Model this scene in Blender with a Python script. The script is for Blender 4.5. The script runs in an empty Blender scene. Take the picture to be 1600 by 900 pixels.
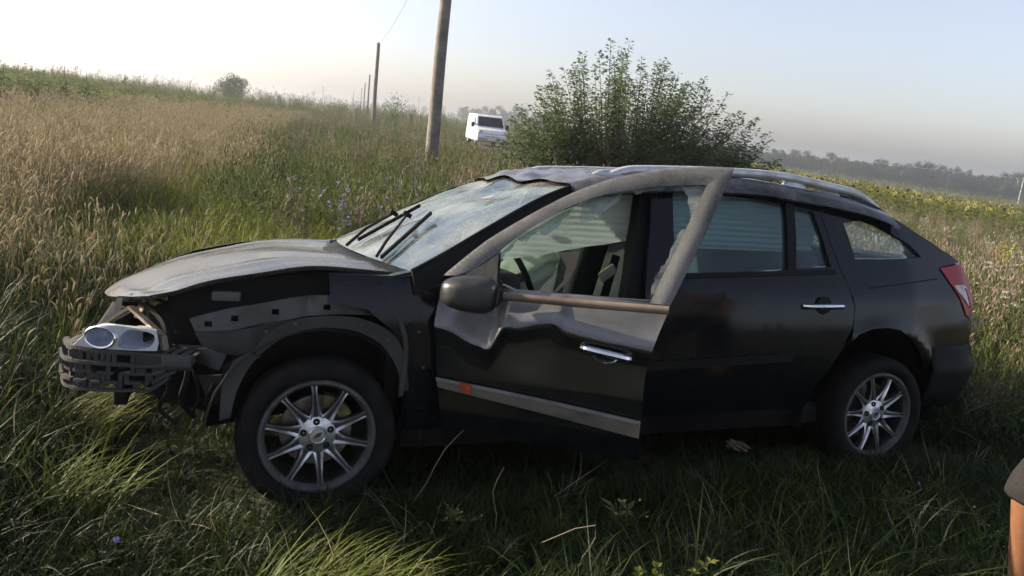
import bpy, bmesh, math, random
import numpy as np
from mathutils import Matrix, Vector

SC = bpy.context.scene
COL = SC.collection
rng = np.random.default_rng(7)
random.seed(7)
R = math.radians

# ------------------------------------------------------------------ camera
PITCH, ROLL = R(11.76), R(6.3)
cam = bpy.data.cameras.new('camera'); cam_o = bpy.data.objects.new('camera', cam); COL.objects.link(cam_o)
cam.sensor_width = 36; cam.lens = 36 * 1220 / 1600; cam.clip_end = 20000; cam.clip_start = 0.02
fwd = Vector((0, math.cos(PITCH), -math.sin(PITCH))); rt = Vector((1, 0, 0)); dn = fwd.cross(rt)
xr = math.cos(ROLL) * rt - math.sin(ROLL) * dn * -1
xr = math.cos(ROLL) * rt - math.sin(ROLL) * dn
yd = math.sin(ROLL) * rt + math.cos(ROLL) * dn
m3 = Matrix((xr, -yd, -fwd)).transposed()
cam_o.matrix_world = Matrix.Translation((0, 0, 1.5)) @ m3.to_4x4()
SC.camera = cam_o

# ------------------------------------------------------------------ light
SUN_AZ, SUN_EL = R(-76), R(22)          # azimuth measured from +Y towards +X
w = bpy.data.worlds.new('World'); SC.world = w; w.use_nodes = True
nt = w.node_tree; nt.nodes.clear()
sky = nt.nodes.new('ShaderNodeTexSky'); sky.sky_type = 'NISHITA'; sky.sun_disc = False
sky.sun_elevation = SUN_EL; sky.sun_rotation = SUN_AZ; sky.altitude = 100
sky.air_density = 1.0; sky.dust_density = 1.8; sky.ozone_density = 1.0
bg = nt.nodes.new('ShaderNodeBackground'); bg.inputs[1].default_value = 0.15
wo = nt.nodes.new('ShaderNodeOutputWorld')
hs = nt.nodes.new('ShaderNodeHueSaturation'); hs.inputs['Saturation'].default_value = .62; hs.inputs['Value'].default_value = .70
tn = nt.nodes.new('ShaderNodeMix'); tn.data_type = 'RGBA'; tn.blend_type = 'MULTIPLY'; tn.inputs[0].default_value = 1; tn.inputs[7].default_value = (1.0, .975, 1.06, 1)
nt.links.new(sky.outputs[0], hs.inputs['Color']); nt.links.new(hs.outputs[0], tn.inputs[6]); nt.links.new(tn.outputs[2], bg.inputs[0]); nt.links.new(bg.outputs[0], wo.inputs[0])
sl = bpy.data.lights.new('sun', 'SUN'); sl.energy = 5.0; sl.angle = R(0.6); sl.color = (1.0, 0.86, 0.66)
so = bpy.data.objects.new('sun', sl); COL.objects.link(so)
sdir = Vector((math.sin(SUN_AZ) * math.cos(SUN_EL), math.cos(SUN_AZ) * math.cos(SUN_EL), math.sin(SUN_EL)))
so.rotation_euler = sdir.to_track_quat('Z', 'Y').to_euler(); so.location = sdir * 50
SC.view_settings.view_transform = 'Standard'; SC.view_settings.look = 'None'
SC.view_settings.exposure = 1.12; SC.view_settings.gamma = 1
SC.cycles.use_denoising = True
SC.cycles.max_bounces = 5; SC.cycles.diffuse_bounces = 3; SC.cycles.glossy_bounces = 3; SC.cycles.transmission_bounces = 4; SC.cycles.transparent_max_bounces = 14
SC.cycles.volume_bounces = 0; SC.cycles.use_adaptive_sampling = True; SC.cycles.adaptive_threshold = .03

# ------------------------------------------------------------------ helpers: objects
def obj(name, me, mat=None, parent=None, smooth=40):
    o = bpy.data.objects.new(name, me); COL.objects.link(o)
    if mat is not None:
        for mm in (mat if isinstance(mat, (list, tuple)) else [mat]): me.materials.append(mm)
    if parent is not None: o.parent = parent
    if smooth:
        me.polygons.foreach_set('use_smooth', [True] * len(me.polygons))
        me.set_sharp_from_angle(angle=R(smooth))
    return o
def tag(o, label, cat, group=None, kind=None):
    if label: o['label'] = label
    if cat: o['category'] = cat
    if group: o['group'] = group
    if kind: o['kind'] = kind
    return o
def empty(name, loc=(0, 0, 0), rz=0, parent=None):
    o = bpy.data.objects.new(name, None); COL.objects.link(o); o.location = loc; o.rotation_euler = (0, 0, rz)
    o.empty_display_size = .1
    if parent is not None: o.parent = parent
    return o

class MB:
    """collects shapes into one mesh"""
    def __init__(s): s.v = []; s.f = []; s.m = []; s.cur = 0
    def add(s, vs, fs):
        n = len(s.v); s.v += [tuple(p) for p in vs]; s.f += [tuple(i + n for i in f) for f in fs]; s.m += [s.cur] * len(fs); return s
    def box(s, c, d, rot=None):
        vs = []
        for sx in (-.5, .5):
            for sy in (-.5, .5):
                for sz in (-.5, .5):
                    p = Vector((sx * d[0], sy * d[1], sz * d[2]))
                    if rot is not None: p = rot @ p
                    vs.append(p + Vector(c))
        return s.add(vs, [(0, 1, 3, 2), (4, 6, 7, 5), (0, 4, 5, 1), (2, 3, 7, 6), (0, 2, 6, 4), (1, 5, 7, 3)])
    def beam(s, a, b, wd, th, up=(0, 0, 1)):
        a, b = Vector(a), Vector(b); d = (b - a); L = d.length; d.normalize(); u = Vector(up)
        x = d.cross(u)
        if x.length < 1e-4: x = d.cross(Vector((1, 0, 0)))
        x.normalize(); z = x.cross(d)
        return s.box((a + b) / 2, (wd, L, th), Matrix((x, d, z)).transposed())
    def tube(s, pts, r, n=8, cap=True):
        pts = [Vector(p) for p in pts]; k = len(pts); rr = r if isinstance(r, (list, tuple)) else [r] * k
        vs = []; prev = None
        for i, p in enumerate(pts):
            t = (pts[min(i + 1, k - 1)] - pts[max(i - 1, 0)]).normalized()
            if prev is None:
                a = Vector((0, 0, 1)) if abs(t.z) < .9 else Vector((1, 0, 0)); u = t.cross(a).normalized()
            else: u = (prev - t * prev.dot(t)).normalized()
            prev = u; v2 = t.cross(u)
            for j in range(n):
                an = 2 * math.pi * j / n; vs.append(p + (u * math.cos(an) + v2 * math.sin(an)) * rr[i])
        fs = [(i * n + j, i * n + (j + 1) % n, (i + 1) * n + (j + 1) % n, (i + 1) * n + j) for i in range(k - 1) for j in range(n)]
        if cap: fs += [tuple(range(n - 1, -1, -1)), tuple((k - 1) * n + j for j in range(n))]
        return s.add(vs, fs)
    def lathe(s, prof, n=48, c=(0, 0, 0), closed=False):
        """profile (radius, y) turned about the y axis"""
        k = len(prof); vs = []
        for j in range(n):
            a = 2 * math.pi * j / n
            for (r, y) in prof: vs.append((c[0] + r * math.cos(a), c[1] + y, c[2] + r * math.sin(a)))
        fs = []
        for j in range(n):
            for i in range(k if closed else k - 1):
                i2 = (i + 1) % k; j2 = (j + 1) % n
                fs.append((j * k + i, j * k + i2, j2 * k + i2, j2 * k + i))
        return s.add(vs, fs)
    def grid(s, P):
        """P: rows of points"""
        nr, ncol = len(P), len(P[0])
        return s.add([p for row in P for p in row], [(i * ncol + j, i * ncol + j + 1, (i + 1) * ncol + j + 1, (i + 1) * ncol + j) for i in range(nr - 1) for j in range(ncol - 1)])
    def mesh(s, name, fix=True):
        me = bpy.data.meshes.new(name); me.from_pydata(s.v, [], s.f)
        me.polygons.foreach_set('material_index', s.m); me.update()
        if fix:
            bm = bmesh.new(); bm.from_mesh(me); bmesh.ops.recalc_face_normals(bm, faces=bm.faces); bm.to_mesh(me); bm.free()
        return me
    def build(s, name, mat, parent=None, smooth=40, fix=True): return obj(name, s.mesh(name, fix), mat, parent, smooth)

def rbox_mesh(name, d, r=.03, seg=3, taper=None):
    bm = bmesh.new(); bmesh.ops.create_cube(bm, size=1)
    for v in bm.verts:
        if taper and v.co.z > 0: v.co.x *= taper[0]; v.co.y *= taper[1]
        v.co.x *= d[0]; v.co.y *= d[1]; v.co.z *= d[2]
    bmesh.ops.bevel(bm, geom=bm.edges[:], offset=r, segments=seg, profile=.6, affect='EDGES')
    me = bpy.data.meshes.new(name); bm.to_mesh(me); bm.free(); return me
def rbox(name, c, d, mat, parent, r=.03, rot=(0, 0, 0), taper=None):
    o = obj(name, rbox_mesh(name, d, r, taper=taper), mat, parent, 50); o.location = c; o.rotation_euler = rot; return o
def crom(pts, n=6, closed=False):
    P = [np.array(p, float) for p in pts]; out = []; k = len(P)
    for i in range(k if closed else k - 1):
        if closed: a, b, c, d = P[(i - 1) % k], P[i], P[(i + 1) % k], P[(i + 2) % k]
        else: a, b, c, d = P[max(i - 1, 0)], P[i], P[i + 1], P[min(i + 2, k - 1)]
        for t in np.linspace(0, 1, n, endpoint=False):
            out.append(.5 * ((2 * b) + (c - a) * t + (2 * a - 5 * b + 4 * c - d) * t * t + (3 * b - a - 3 * c + d) * t ** 3))
    if not closed: out.append(P[-1])
    return [tuple(p) for p in out]
def lerpt(x, t): return float(np.interp(x, [a for a, b in t], [b for a, b in t]))

# ------------------------------------------------------------------ helpers: materials
def newmat(name):
    m = bpy.data.materials.new(name); m.use_nodes = True; t = m.node_tree; t.nodes.clear()
    out = t.nodes.new('ShaderNodeOutputMaterial'); return m, t, out
def N(t, typ, **kw):
    n = t.nodes.new(typ)
    for k, v in kw.items():
        if k.startswith('i_'): n.inputs[int(k[2:])].default_value = v
        else: setattr(n, k, v)
    return n
def rgba(c): return (c[0], c[1], c[2], 1)
def noise_fac(t, scale, lo, hi, detail=4, coord='Object', rough=.6):
    tc = N(t, 'ShaderNodeTexCoord'); nz = N(t, 'ShaderNodeTexNoise'); nz.inputs['Scale'].default_value = scale
    nz.inputs['Detail'].default_value = detail; nz.inputs['Roughness'].default_value = rough
    t.links.new(tc.outputs[coord], nz.inputs['Vector'])
    mr = N(t, 'ShaderNodeMapRange'); mr.inputs[1].default_value = lo; mr.inputs[2].default_value = hi
    t.links.new(nz.outputs['Fac'], mr.inputs[0]); return mr.outputs[0]
def mixc(t, fac, a, b):
    mx = N(t, 'ShaderNodeMix', data_type='RGBA')
    if hasattr(fac, 'links'): t.links.new(fac, mx.inputs[0])
    else: mx.inputs[0].default_value = fac
    for k, c in ((6, a), (7, b)):
        if hasattr(c, 'links'): t.links.new(c, mx.inputs[k])
        else: mx.inputs[k].default_value = rgba(c)
    return mx.outputs[2]
def mat(name, c1, c2=None, rough=.6, rough2=None, metal=0, scale=6, lo=.4, hi=.65, bump=0, bscale=40, coat=0, spec=.5, emit=None):
    m, t, out = newmat(name); b = N(t, 'ShaderNodeBsdfPrincipled'); t.links.new(b.outputs[0], out.inputs[0])
    b.inputs['Base Color'].default_value = rgba(c1); b.inputs['Roughness'].default_value = rough; b.inputs['Metallic'].default_value = metal
    b.inputs['Specular IOR Level'].default_value = spec
    if coat: b.inputs['Coat Weight'].default_value = coat; b.inputs['Coat Roughness'].default_value = .04
    if c2 is not None:
        f = noise_fac(t, scale, lo, hi)
        t.links.new(mixc(t, f, c1, c2), b.inputs['Base Color'])
        if rough2 is not None:
            mr = N(t, 'ShaderNodeMapRange'); mr.inputs[3].default_value = rough; mr.inputs[4].default_value = rough2
            t.links.new(f, mr.inputs[0]); t.links.new(mr.outputs[0], b.inputs['Roughness'])
    if bump:
        nz = N(t, 'ShaderNodeTexNoise'); nz.inputs['Scale'].default_value = bscale; nz.inputs['Detail'].default_value = 5
        tc = N(t, 'ShaderNodeTexCoord'); t.links.new(tc.outputs['Object'], nz.inputs['Vector'])
        bp = N(t, 'ShaderNodeBump'); bp.inputs['Strength'].default_value = bump; bp.inputs['Distance'].default_value = .01
        t.links.new(nz.outputs['Fac'], bp.inputs['Height']); t.links.new(bp.outputs[0], b.inputs['Normal'])
    if emit: b.inputs['Emission Color'].default_value = rgba(emit[0]); b.inputs['Emission Strength'].default_value = emit[1]
    return m
def paint(name, dust, dcol=(.23, .205, .175), base=(.004, .005, .007), coat=0, spec=.24, nscale=3.0, up=0):
    """black car paint under a patchy film of dust; dust 0..1"""
    m, t, out = newmat(name); b = N(t, 'ShaderNodeBsdfPrincipled'); t.links.new(b.outputs[0], out.inputs[0])
    f1 = noise_fac(t, nscale, .78 - .6 * dust, 1.15 - .5 * dust, 8, rough=.65)
    f2 = noise_fac(t, 170, .58 - .1 * dust, .74, 3)
    mm = N(t, 'ShaderNodeMath', operation='MULTIPLY_ADD', use_clamp=True)
    t.links.new(f2, mm.inputs[0]); mm.inputs[1].default_value = .10 + .30 * dust; t.links.new(f1, mm.inputs[2])
    fin = mm.outputs[0]
    if up:      # settled dust, its grey also standing in for sky reflected by up-facing metal
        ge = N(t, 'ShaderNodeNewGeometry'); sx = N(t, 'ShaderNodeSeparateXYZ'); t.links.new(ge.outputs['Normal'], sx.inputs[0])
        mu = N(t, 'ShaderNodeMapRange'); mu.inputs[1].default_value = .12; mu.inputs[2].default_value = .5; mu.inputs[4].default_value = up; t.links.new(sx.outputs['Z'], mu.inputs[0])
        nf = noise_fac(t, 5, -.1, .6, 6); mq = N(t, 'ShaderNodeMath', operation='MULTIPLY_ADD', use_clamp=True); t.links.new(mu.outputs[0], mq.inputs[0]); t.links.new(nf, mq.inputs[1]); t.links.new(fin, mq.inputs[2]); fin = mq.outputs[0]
    t.links.new(mixc(t, fin, base, dcol), b.inputs['Base Color'])
    mr = N(t, 'ShaderNodeMapRange'); mr.inputs[3].default_value = .12; mr.inputs[4].default_value = .5
    t.links.new(fin, mr.inputs[0]); t.links.new(mr.outputs[0], b.inputs['Roughness'])
    b.inputs['Coat Weight'].default_value = coat; b.inputs['Coat Roughness'].default_value = .06; b.inputs['Specular IOR Level'].default_value = spec
    return m
def glass(name, tint=(.55, .72, .74), dusty=.1, gloss=.12, dcol=(.6, .62, .6)):
    m, t, out = newmat(name)
    tr = N(t, 'ShaderNodeBsdfTransparent'); tr.inputs[0].default_value = rgba(tint)
    gl = N(t, 'ShaderNodeBsdfGlossy'); gl.inputs['Roughness'].default_value = .05
    df = N(t, 'ShaderNodeBsdfDiffuse'); df.inputs[0].default_value = rgba(dcol)
    f = N(t, 'ShaderNodeLayerWeight'); f.inputs[0].default_value = gloss * 2.2
    m1 = N(t, 'ShaderNodeMixShader'); t.links.new(f.outputs['Fresnel'], m1.inputs[0]); t.links.new(tr.outputs[0], m1.inputs[1]); t.links.new(gl.outputs[0], m1.inputs[2])
    m2 = N(t, 'ShaderNodeMixShader'); nf = noise_fac(t, 9, .3, .8, 6)
    k = N(t, 'ShaderNodeMath', operation='MULTIPLY'); k.inputs[1].default_value = dusty * 2; t.links.new(nf, k.inputs[0])
    t.links.new(k.outputs[0], m2.inputs[0]); t.links.new(m1.outputs[0], m2.inputs[1]); t.links.new(df.outputs[0], m2.inputs[2])
    t.links.new(m2.outputs[0], out.inputs[0]); return m
def leafmat(name, c1, c2, transl=.45, tcol=None, rough=.55, scale=None, spec=.3):
    """thin plant tissue: two-tone by instance, lets light through"""
    m, t, out = newmat(name)
    b = N(t, 'ShaderNodeBsdfPrincipled'); b.inputs['Roughness'].default_value = rough; b.inputs['Specular IOR Level'].default_value = spec
    tl = N(t, 'ShaderNodeBsdfTranslucent')
    oi = N(t, 'ShaderNodeObjectInfo'); tc = N(t, 'ShaderNodeTexCoord')
    nz = N(t, 'ShaderNodeTexNoise'); nz.inputs['Scale'].default_value = scale or 8; t.links.new(tc.outputs['Object'], nz.inputs['Vector'])
    ad = N(t, 'ShaderNodeMath', operation='MULTIPLY_ADD', use_clamp=True); ad.inputs[1].default_value = .6
    mr = N(t, 'ShaderNodeMapRange'); mr.inputs[1].default_value = .3; mr.inputs[2].default_value = .7; mr.inputs[3].default_value = -.15; mr.inputs[4].default_value = .55
    t.links.new(nz.outputs['Fac'], mr.inputs[0]); t.links.new(oi.outputs['Random'], ad.inputs[0]); t.links.new(mr.outputs[0], ad.inputs[2])
    c = mixc(t, ad.outputs[0], c1, c2); t.links.new(c, b.inputs['Base Color'])
    if tcol: tl.inputs[0].default_value = rgba(tcol)
    else: t.links.new(c, tl.inputs[0])
    mx = N(t, 'ShaderNodeMixShader'); mx.inputs[0].default_value = transl
    t.links.new(b.outputs[0], mx.inputs[1]); t.links.new(tl.outputs[0], mx.inputs[2]); t.links.new(mx.outputs[0], out.inputs[0]); return m

M = {}
M['paint'] = paint('black_paint', .0)
M['paint_dusty'] = paint('dusty_paint', .45)
M['paint_hood'] = paint('hood_paint', .74, (.135, .128, .118), nscale=1.6)
M['paint_door'] = paint('door_paint', .0, (.20, .20, .20), coat=.6, spec=.5, up=.8)  # up-facing grey is dust plus the sky sheen painted on the upper door
M['paint_frame'] = paint('frame_dust', .95, (.175, .172, .165), nscale=1.2)
M['paint_roof'] = paint('roof_paint', .58, (.19, .18, .17))
M['black'] = mat('black_plastic', (.005, .005, .006), (.012, .0115, .011), .55, .8, scale=8, spec=.15)
M['grey_plastic'] = mat('grey_plastic', (.022, .023, .022), (.05, .048, .044), .6, .85, scale=7, bump=.2)
M['liner'] = mat('liner_plastic', (.018, .019, .018), (.045, .042, .037), .65, .9, scale=6, bump=.3)
M['apron'] = mat('primed_metal', (.045, .048, .045), (.085, .085, .076), .5, .75, scale=5)
M['void'] = mat('matt_black', (.006, .006, .006), rough=.9)  # flat near-black for hollows, engine bay and a few dark parts
M['rubber'] = mat('tyre_rubber', (.007, .007, .007), (.022, .02, .017), .75, .95, scale=9, lo=.45, hi=.75, bump=.3, bscale=80, spec=.15)
M['alloy'] = mat('alloy', (.62, .62, .63), (.30, .29, .28), .30, .5, metal=.9, scale=14, lo=.5, hi=.8)
M['alloy_dark'] = mat('alloy_dark', (.03, .03, .03), (.06, .055, .05), .5, .8, metal=.4, scale=10)
M['rim_lip'] = mat('scuffed_lip', (.10, .10, .10), (.055, .052, .05), .55, .8, metal=.3, scale=10)
M['disc'] = mat('brake_disc', (.30, .26, .22), (.16, .11, .07), .45, .7, metal=.7, scale=20)
M['caliper'] = mat('brake_caliper', (.22, .19, .05), (.10, .08, .04), .7, scale=20)
M['chrome'] = mat('chrome', (.75, .75, .76), (.45, .42, .38), .18, .5, metal=1, scale=25, lo=.5, hi=.8)
M['reflector'] = mat('lamp_reflector', (.72, .75, .85), rough=.22, metal=.6)  # bluish base puts the reflected sky into the silver
M['silver'] = mat('rail_silver', (.55, .555, .57), (.40, .395, .385), .35, .55, metal=.4, scale=12)
M['edge_strip'] = mat('strip_grey', (.17, .17, .17), (.10, .095, .085), .45, .7, scale=6)
M['moulding'] = mat('moulding', (.05, .049, .045), (.13, .108, .08), .45, .75, scale=5)
M['rail_brown'] = mat('muddy_trim', (.12, .082, .06), (.19, .14, .10), .5, .8, scale=9)
M['red'] = mat('lamp_red', (.30, .006, .008), rough=.25, spec=.25)
M['lampwhite'] = mat('lamp_clear', (.55, .50, .48), (.30, .28, .27), .2, scale=30)
M['orange'] = mat('marker_orange', (.35, .05, .015), (.18, .03, .012), .4, scale=30)
M['glass'] = glass('tinted_glass', (.78, .90, .92), .03, .09)
M['glass_clear'] = glass('pale_glass', (.88, .94, .93), .03, .08)
M['glass_shard'] = glass('dusty_glass', (.72, .82, .78), .34, .14, (.42, .44, .41))
M['airbag'] = leafmat('airbag_cloth', (.62, .64, .60), (.66, .67, .62), .45, rough=.8, spec=.1)
M['airbag_tan'] = leafmat('airbag_tan', (.42, .33, .25), (.46, .36, .28), .35, rough=.8, spec=.1)
M['airbag_green'] = leafmat('airbag_pale', (.50, .56, .44), (.52, .58, .46), .3, rough=.8, spec=.1)
M['seat'] = mat('seat_cloth', (.018, .018, .02), (.03, .03, .032), .9, scale=20)
M['tan'] = mat('tan_cloth', (.40, .33, .22), (.33, .27, .18), .8, scale=18)
M['copper'] = mat('dirty_steel', (.20, .16, .11), (.34, .29, .22), .45, .7, metal=.5, scale=15)
# windscreen: crazed laminated glass with dust and crack lines
def windscreen_mat():
    m, t, out = newmat('crazed_windscreen')
    tr = N(t, 'ShaderNodeBsdfTransparent'); tr.inputs[0].default_value = (.50, .66, .64, 1)
    gl = N(t, 'ShaderNodeBsdfGlossy'); gl.inputs['Roughness'].default_value = .12; gl.inputs[0].default_value = (.8, .9, .9, 1)
    df = N(t, 'ShaderNodeBsdfDiffuse'); df.inputs[0].default_value = (.55, .58, .54, 1)
    tl = N(t, 'ShaderNodeBsdfTranslucent'); tl.inputs[0].default_value = (.55, .62, .58, 1)
    tc = N(t, 'ShaderNodeTexCoord')
    d2 = N(t, 'ShaderNodeMixShader'); d2.inputs[0].default_value = .4; t.links.new(df.outputs[0], d2.inputs[1]); t.links.new(tl.outputs[0], d2.inputs[2])
    g = N(t, 'ShaderNodeMixShader'); g.inputs[0].default_value = .38; t.links.new(tr.outputs[0], g.inputs[1]); t.links.new(gl.outputs[0], g.inputs[2])
    facs = []
    for sc, th in ((3.2, .008), (11, .012)):
        vo = N(t, 'ShaderNodeTexVoronoi', feature='DISTANCE_TO_EDGE'); vo.inputs['Scale'].default_value = sc
        wn = N(t, 'ShaderNodeTexNoise'); wn.inputs['Scale'].default_value = 6; t.links.new(tc.outputs['Object'], wn.inputs['Vector'])
        mxv = N(t, 'ShaderNodeMix', data_type='RGBA', blend_type='LINEAR_LIGHT'); mxv.inputs[0].default_value = .06
        t.links.new(tc.outputs['Object'], mxv.inputs[6]); t.links.new(wn.outputs['Color'], mxv.inputs[7]); t.links.new(mxv.outputs[2], vo.inputs['Vector'])
        mr = N(t, 'ShaderNodeMapRange'); mr.inputs[1].default_value = 0; mr.inputs[2].default_value = th; mr.inputs[3].default_value = .22; mr.inputs[4].default_value = 0
        t.links.new(vo.outputs['Distance'], mr.inputs[0]); facs.append(mr.outputs[0])
    f3 = noise_fac(t, 3.5, .34, .66, 7)
    a = N(t, 'ShaderNodeMath', operation='ADD'); t.links.new(facs[0], a.inputs[0]); t.links.new(facs[1], a.inputs[1])
    k = N(t, 'ShaderNodeMath', operation='MULTIPLY_ADD', use_clamp=True); k.inputs[1].default_value = .50; t.links.new(f3, k.inputs[0]); t.links.new(a.outputs[0], k.inputs[2])
    mx = N(t, 'ShaderNodeMixShader'); t.links.new(k.outputs[0], mx.inputs[0]); t.links.new(g.outputs[0], mx.inputs[1]); t.links.new(d2.outputs[0], mx.inputs[2])
    t.links.new(mx.outputs[0], out.inputs[0]); return m
M['windscreen'] = windscreen_mat()
# plants
M['grass'] = leafmat('grass_green', (.017, .034, .007), (.037, .054, .012), .42)  # near grass, colour darkened to carry the shade beside the wreck
M['grass_mid'] = leafmat('grass_mid', (.13, .17, .028), (.225, .235, .05), .54)  # same tall blades behind the wreck, colour raised to carry backlight and glare
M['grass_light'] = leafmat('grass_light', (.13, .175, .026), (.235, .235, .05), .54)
M['grass_dry'] = leafmat('grass_dry', (.29, .25, .15), (.39, .34, .22), .5)
M['foxtail'] = leafmat('foxtail_head', (.43, .37, .24), (.55, .48, .33), .58)
M['weed'] = leafmat('weed_leaf', (.115, .16, .05), (.20, .215, .08), .48)
M['seedhead'] = leafmat('weed_seed', (.27, .21, .16), (.40, .32, .25), .45)
M['bushleaf'] = leafmat('bush_leaf', (.10, .15, .06), (.17, .205, .10), .45)
M['treeleaf'] = leafmat('tree_leaf', (.018, .042, .02), (.045, .078, .034), .28)
M['cropleaf'] = leafmat('crop_leaf', (.095, .14, .035), (.17, .195, .06), .5)
M['sunleaf'] = leafmat('sunflower_leaf', (.12, .15, .035), (.22, .22, .06), .5)
M['sunyellow'] = leafmat('sunflower_yellow', (.30, .27, .05), (.38, .34, .08), .4)
M['sunbrown'] = mat('sunflower_disc', (.07, .05, .03), rough=.9)
M['bark'] = mat('bark', (.07, .055, .042), (.12, .10, .08), .9, scale=14)
M['pole'] = mat('weathered_pole', (.13, .115, .10), (.23, .205, .18), .9, scale=4, bump=.5, bscale=30)
M['blue'] = leafmat('chicory_blue', (.20, .19, .55), (.30, .28, .62), .4)
M['mauve'] = leafmat('thistle_mauve', (.30, .22, .42), (.38, .30, .48), .4)
M['yellow'] = leafmat('flower_yellow', (.55, .45, .05), (.62, .55, .10), .4)
M['white'] = leafmat('umbel_white', (.42, .40, .34), (.52, .50, .43), .35)
M['twig'] = mat('dry_twig', (.16, .13, .085), (.24, .20, .14), .85, scale=10)

# ------------------------------------------------------------------ terrain
CM = np.array([[0.927495, -0.37253, -0.031208], [0.37383, 0.923786, 0.082895], [-0.002052, -0.088551, 0.99607]])
CO = np.array([-0.9644, 3.4856, -0.0846])
def c2w(p): return CM @ np.array(p, float) + CO
def w2c(p): return (np.asarray(p, float) - CO) @ CM
def Hh(x, y):
    x = np.asarray(x, float); y = np.asarray(y, float)
    rgt = np.maximum(0, x - 2)
    h = -.06 * np.minimum(rgt, 26) - .031 * np.clip(rgt - 26, 0, 160)
    h = h * np.clip((y - 2) / 8, .25, 1)
    h = h + .015 * np.clip(-x - 8, 0, 30)
    cx, cy = (x - CO[0]), (y - CO[1]); u = cx * CM[0, 0] + cy * CM[1, 0]; v = cx * CM[0, 1] + cy * CM[1, 1]
    du = np.maximum(0, np.abs(u - 1.4) - 1.8)
    h = h - .19 * np.exp(-((v - 1.0) / 1.0) ** 2 - (du / 1.2) ** 2)
    h = h + .025 * np.sin(x * 1.7 + .6 * y) * np.sin(y * 1.3 - .4 * x) + .012 * np.sin(5.1 * x + 2) * np.sin(4.3 * y)
    return h
def ground():
    a = np.concatenate([-np.geomspace(2500, 6, 60), np.linspace(-5.5, 8, 82), np.geomspace(8.5, 2500, 60)])
    b = np.concatenate([-np.geomspace(400, 2, 14), np.linspace(-1.5, 12, 82), np.geomspace(12.5, 4000, 80)])
    X, Y = np.meshgrid(a, b); Z = Hh(X, Y)
    mb = MB(); mb.grid([[(X[i, j], Y[i, j], Z[i, j]) for j in range(len(a))] for i in range(len(b))])
    m, t, out = newmat('soil_and_thatch'); bs = N(t, 'ShaderNodeBsdfPrincipled'); t.links.new(bs.outputs[0], out.inputs[0]); bs.inputs['Roughness'].default_value = .95
    f1 = noise_fac(t, 1.5, .35, .65, 8); f2 = noise_fac(t, .05, .35, .65, 5)
    c = mixc(t, f1, (.018, .022, .009), (.040, .036, .018)); c = mixc(t, f2, c, (.075, .085, .032)); t.links.new(c, bs.inputs['Base Color'])
    nz = N(t, 'ShaderNodeTexNoise'); nz.inputs['Scale'].default_value = 25; nz.inputs['Detail'].default_value = 6
    tc = N(t, 'ShaderNodeTexCoord'); t.links.new(tc.outputs['Object'], nz.inputs['Vector'])
    bp = N(t, 'ShaderNodeBump'); bp.inputs['Distance'].default_value = .04; t.links.new(nz.outputs['Fac'], bp.inputs['Height']); t.links.new(bp.outputs[0], bs.inputs['Normal'])
    o = mb.build('ground', m, smooth=60); o['kind'] = 'structure'
ground()

# ================================================================== THE CAR
def wsurf(x, z):
    pl = lerpt(x, [(-.95, .55), (-.8, .70), (-.5, .82), (0, .87), (.4, .885), (2.4, .885), (2.9, .875), (3.3, .83), (3.55, .76), (3.7, .66)])
    pf = lerpt(z, [(.1, -.09), (.25, -.05), (.4, -.01), (.55, 0), (.75, -.003), (.88, -.02), (.93, -.04), (1.15, -.145), (1.38, -.28), (1.45, -.36)])
    return pl + pf
car = empty('crashed_station_wagon')
car.matrix_world = Matrix.Translation(Vector(CO)) @ Matrix(CM.tolist()).to_4x4()
tag(car, 'wrecked black station wagon with its front door hanging open in the grass', 'car')

def panel_mesh(name, outer, holes=(), s=-1, off=0.0, cell=.06, thick=.02, warp=None, origin=(0, 0, 0), surf=None):
    """a sheet cut to a side-view outline (x,z), laid on the body's side surface; s=-1 near side, +1 far side"""
    bm = bmesh.new(); edges = []
    for loop in [outer] + list(holes):
        vs = [bm.verts.new((p[0], 0, p[1])) for p in loop]
        edges += [bm.edges.new((vs[i], vs[(i + 1) % len(vs)])) for i in range(len(vs))]
    bmesh.ops.triangle_fill(bm, edges=edges, use_beauty=True, normal=(0, -1, 0))
    xs = [p[0] for p in outer]; zs = [p[1] for p in outer]
    for ax, lo, hi in ((0, min(xs), max(xs)), (2, min(zs), max(zs))):
        k = math.ceil(lo / cell)
        while k * cell < hi:
            co = [0, 0, 0]; no = [0, 0, 0]; co[ax] = k * cell + .00013; no[ax] = 1
            bmesh.ops.bisect_plane(bm, geom=bm.verts[:] + bm.edges[:] + bm.faces[:], plane_co=co, plane_no=no); k += 1
    f = surf or wsurf
    for v in bm.verts:
        x, z = v.co.x, v.co.z
        y = -(f(x, z)) + off
        if warp: y += warp(x, z)
        v.co.y = y
    bm.normal_update()
    if sum(fa.normal.y * fa.calc_area() for fa in bm.faces) > 0: bmesh.ops.reverse_faces(bm, faces=bm.faces[:])
    if thick:
        front = bm.faces[:]; bnd = [e for e in bm.edges if len(e.link_faces) == 1]
        mp = {v: bm.verts.new((v.co.x, v.co.y + thick, v.co.z)) for v in bm.verts[:]}
        for fa in front: bm.faces.new([mp[v] for v in reversed(fa.verts)])
        for e in bnd:
            a, b = e.verts; bm.faces.new((a, mp[a], mp[b], b))
        bmesh.ops.recalc_face_normals(bm, faces=bm.faces[:])
    if s > 0:
        for v in bm.verts: v.co.y *= -1
        bmesh.ops.reverse_faces(bm, faces=bm.faces[:])
    for v in bm.verts: v.co -= Vector(origin)
    me = bpy.data.meshes.new(name); bm.to_mesh(me); bm.free(); return me
def panel(name, outer, mat_, parent=car, holes=(), smooth=35, **kw):
    return obj(name, panel_mesh(name, outer, holes, **kw), mat_, parent, smooth)

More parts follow.
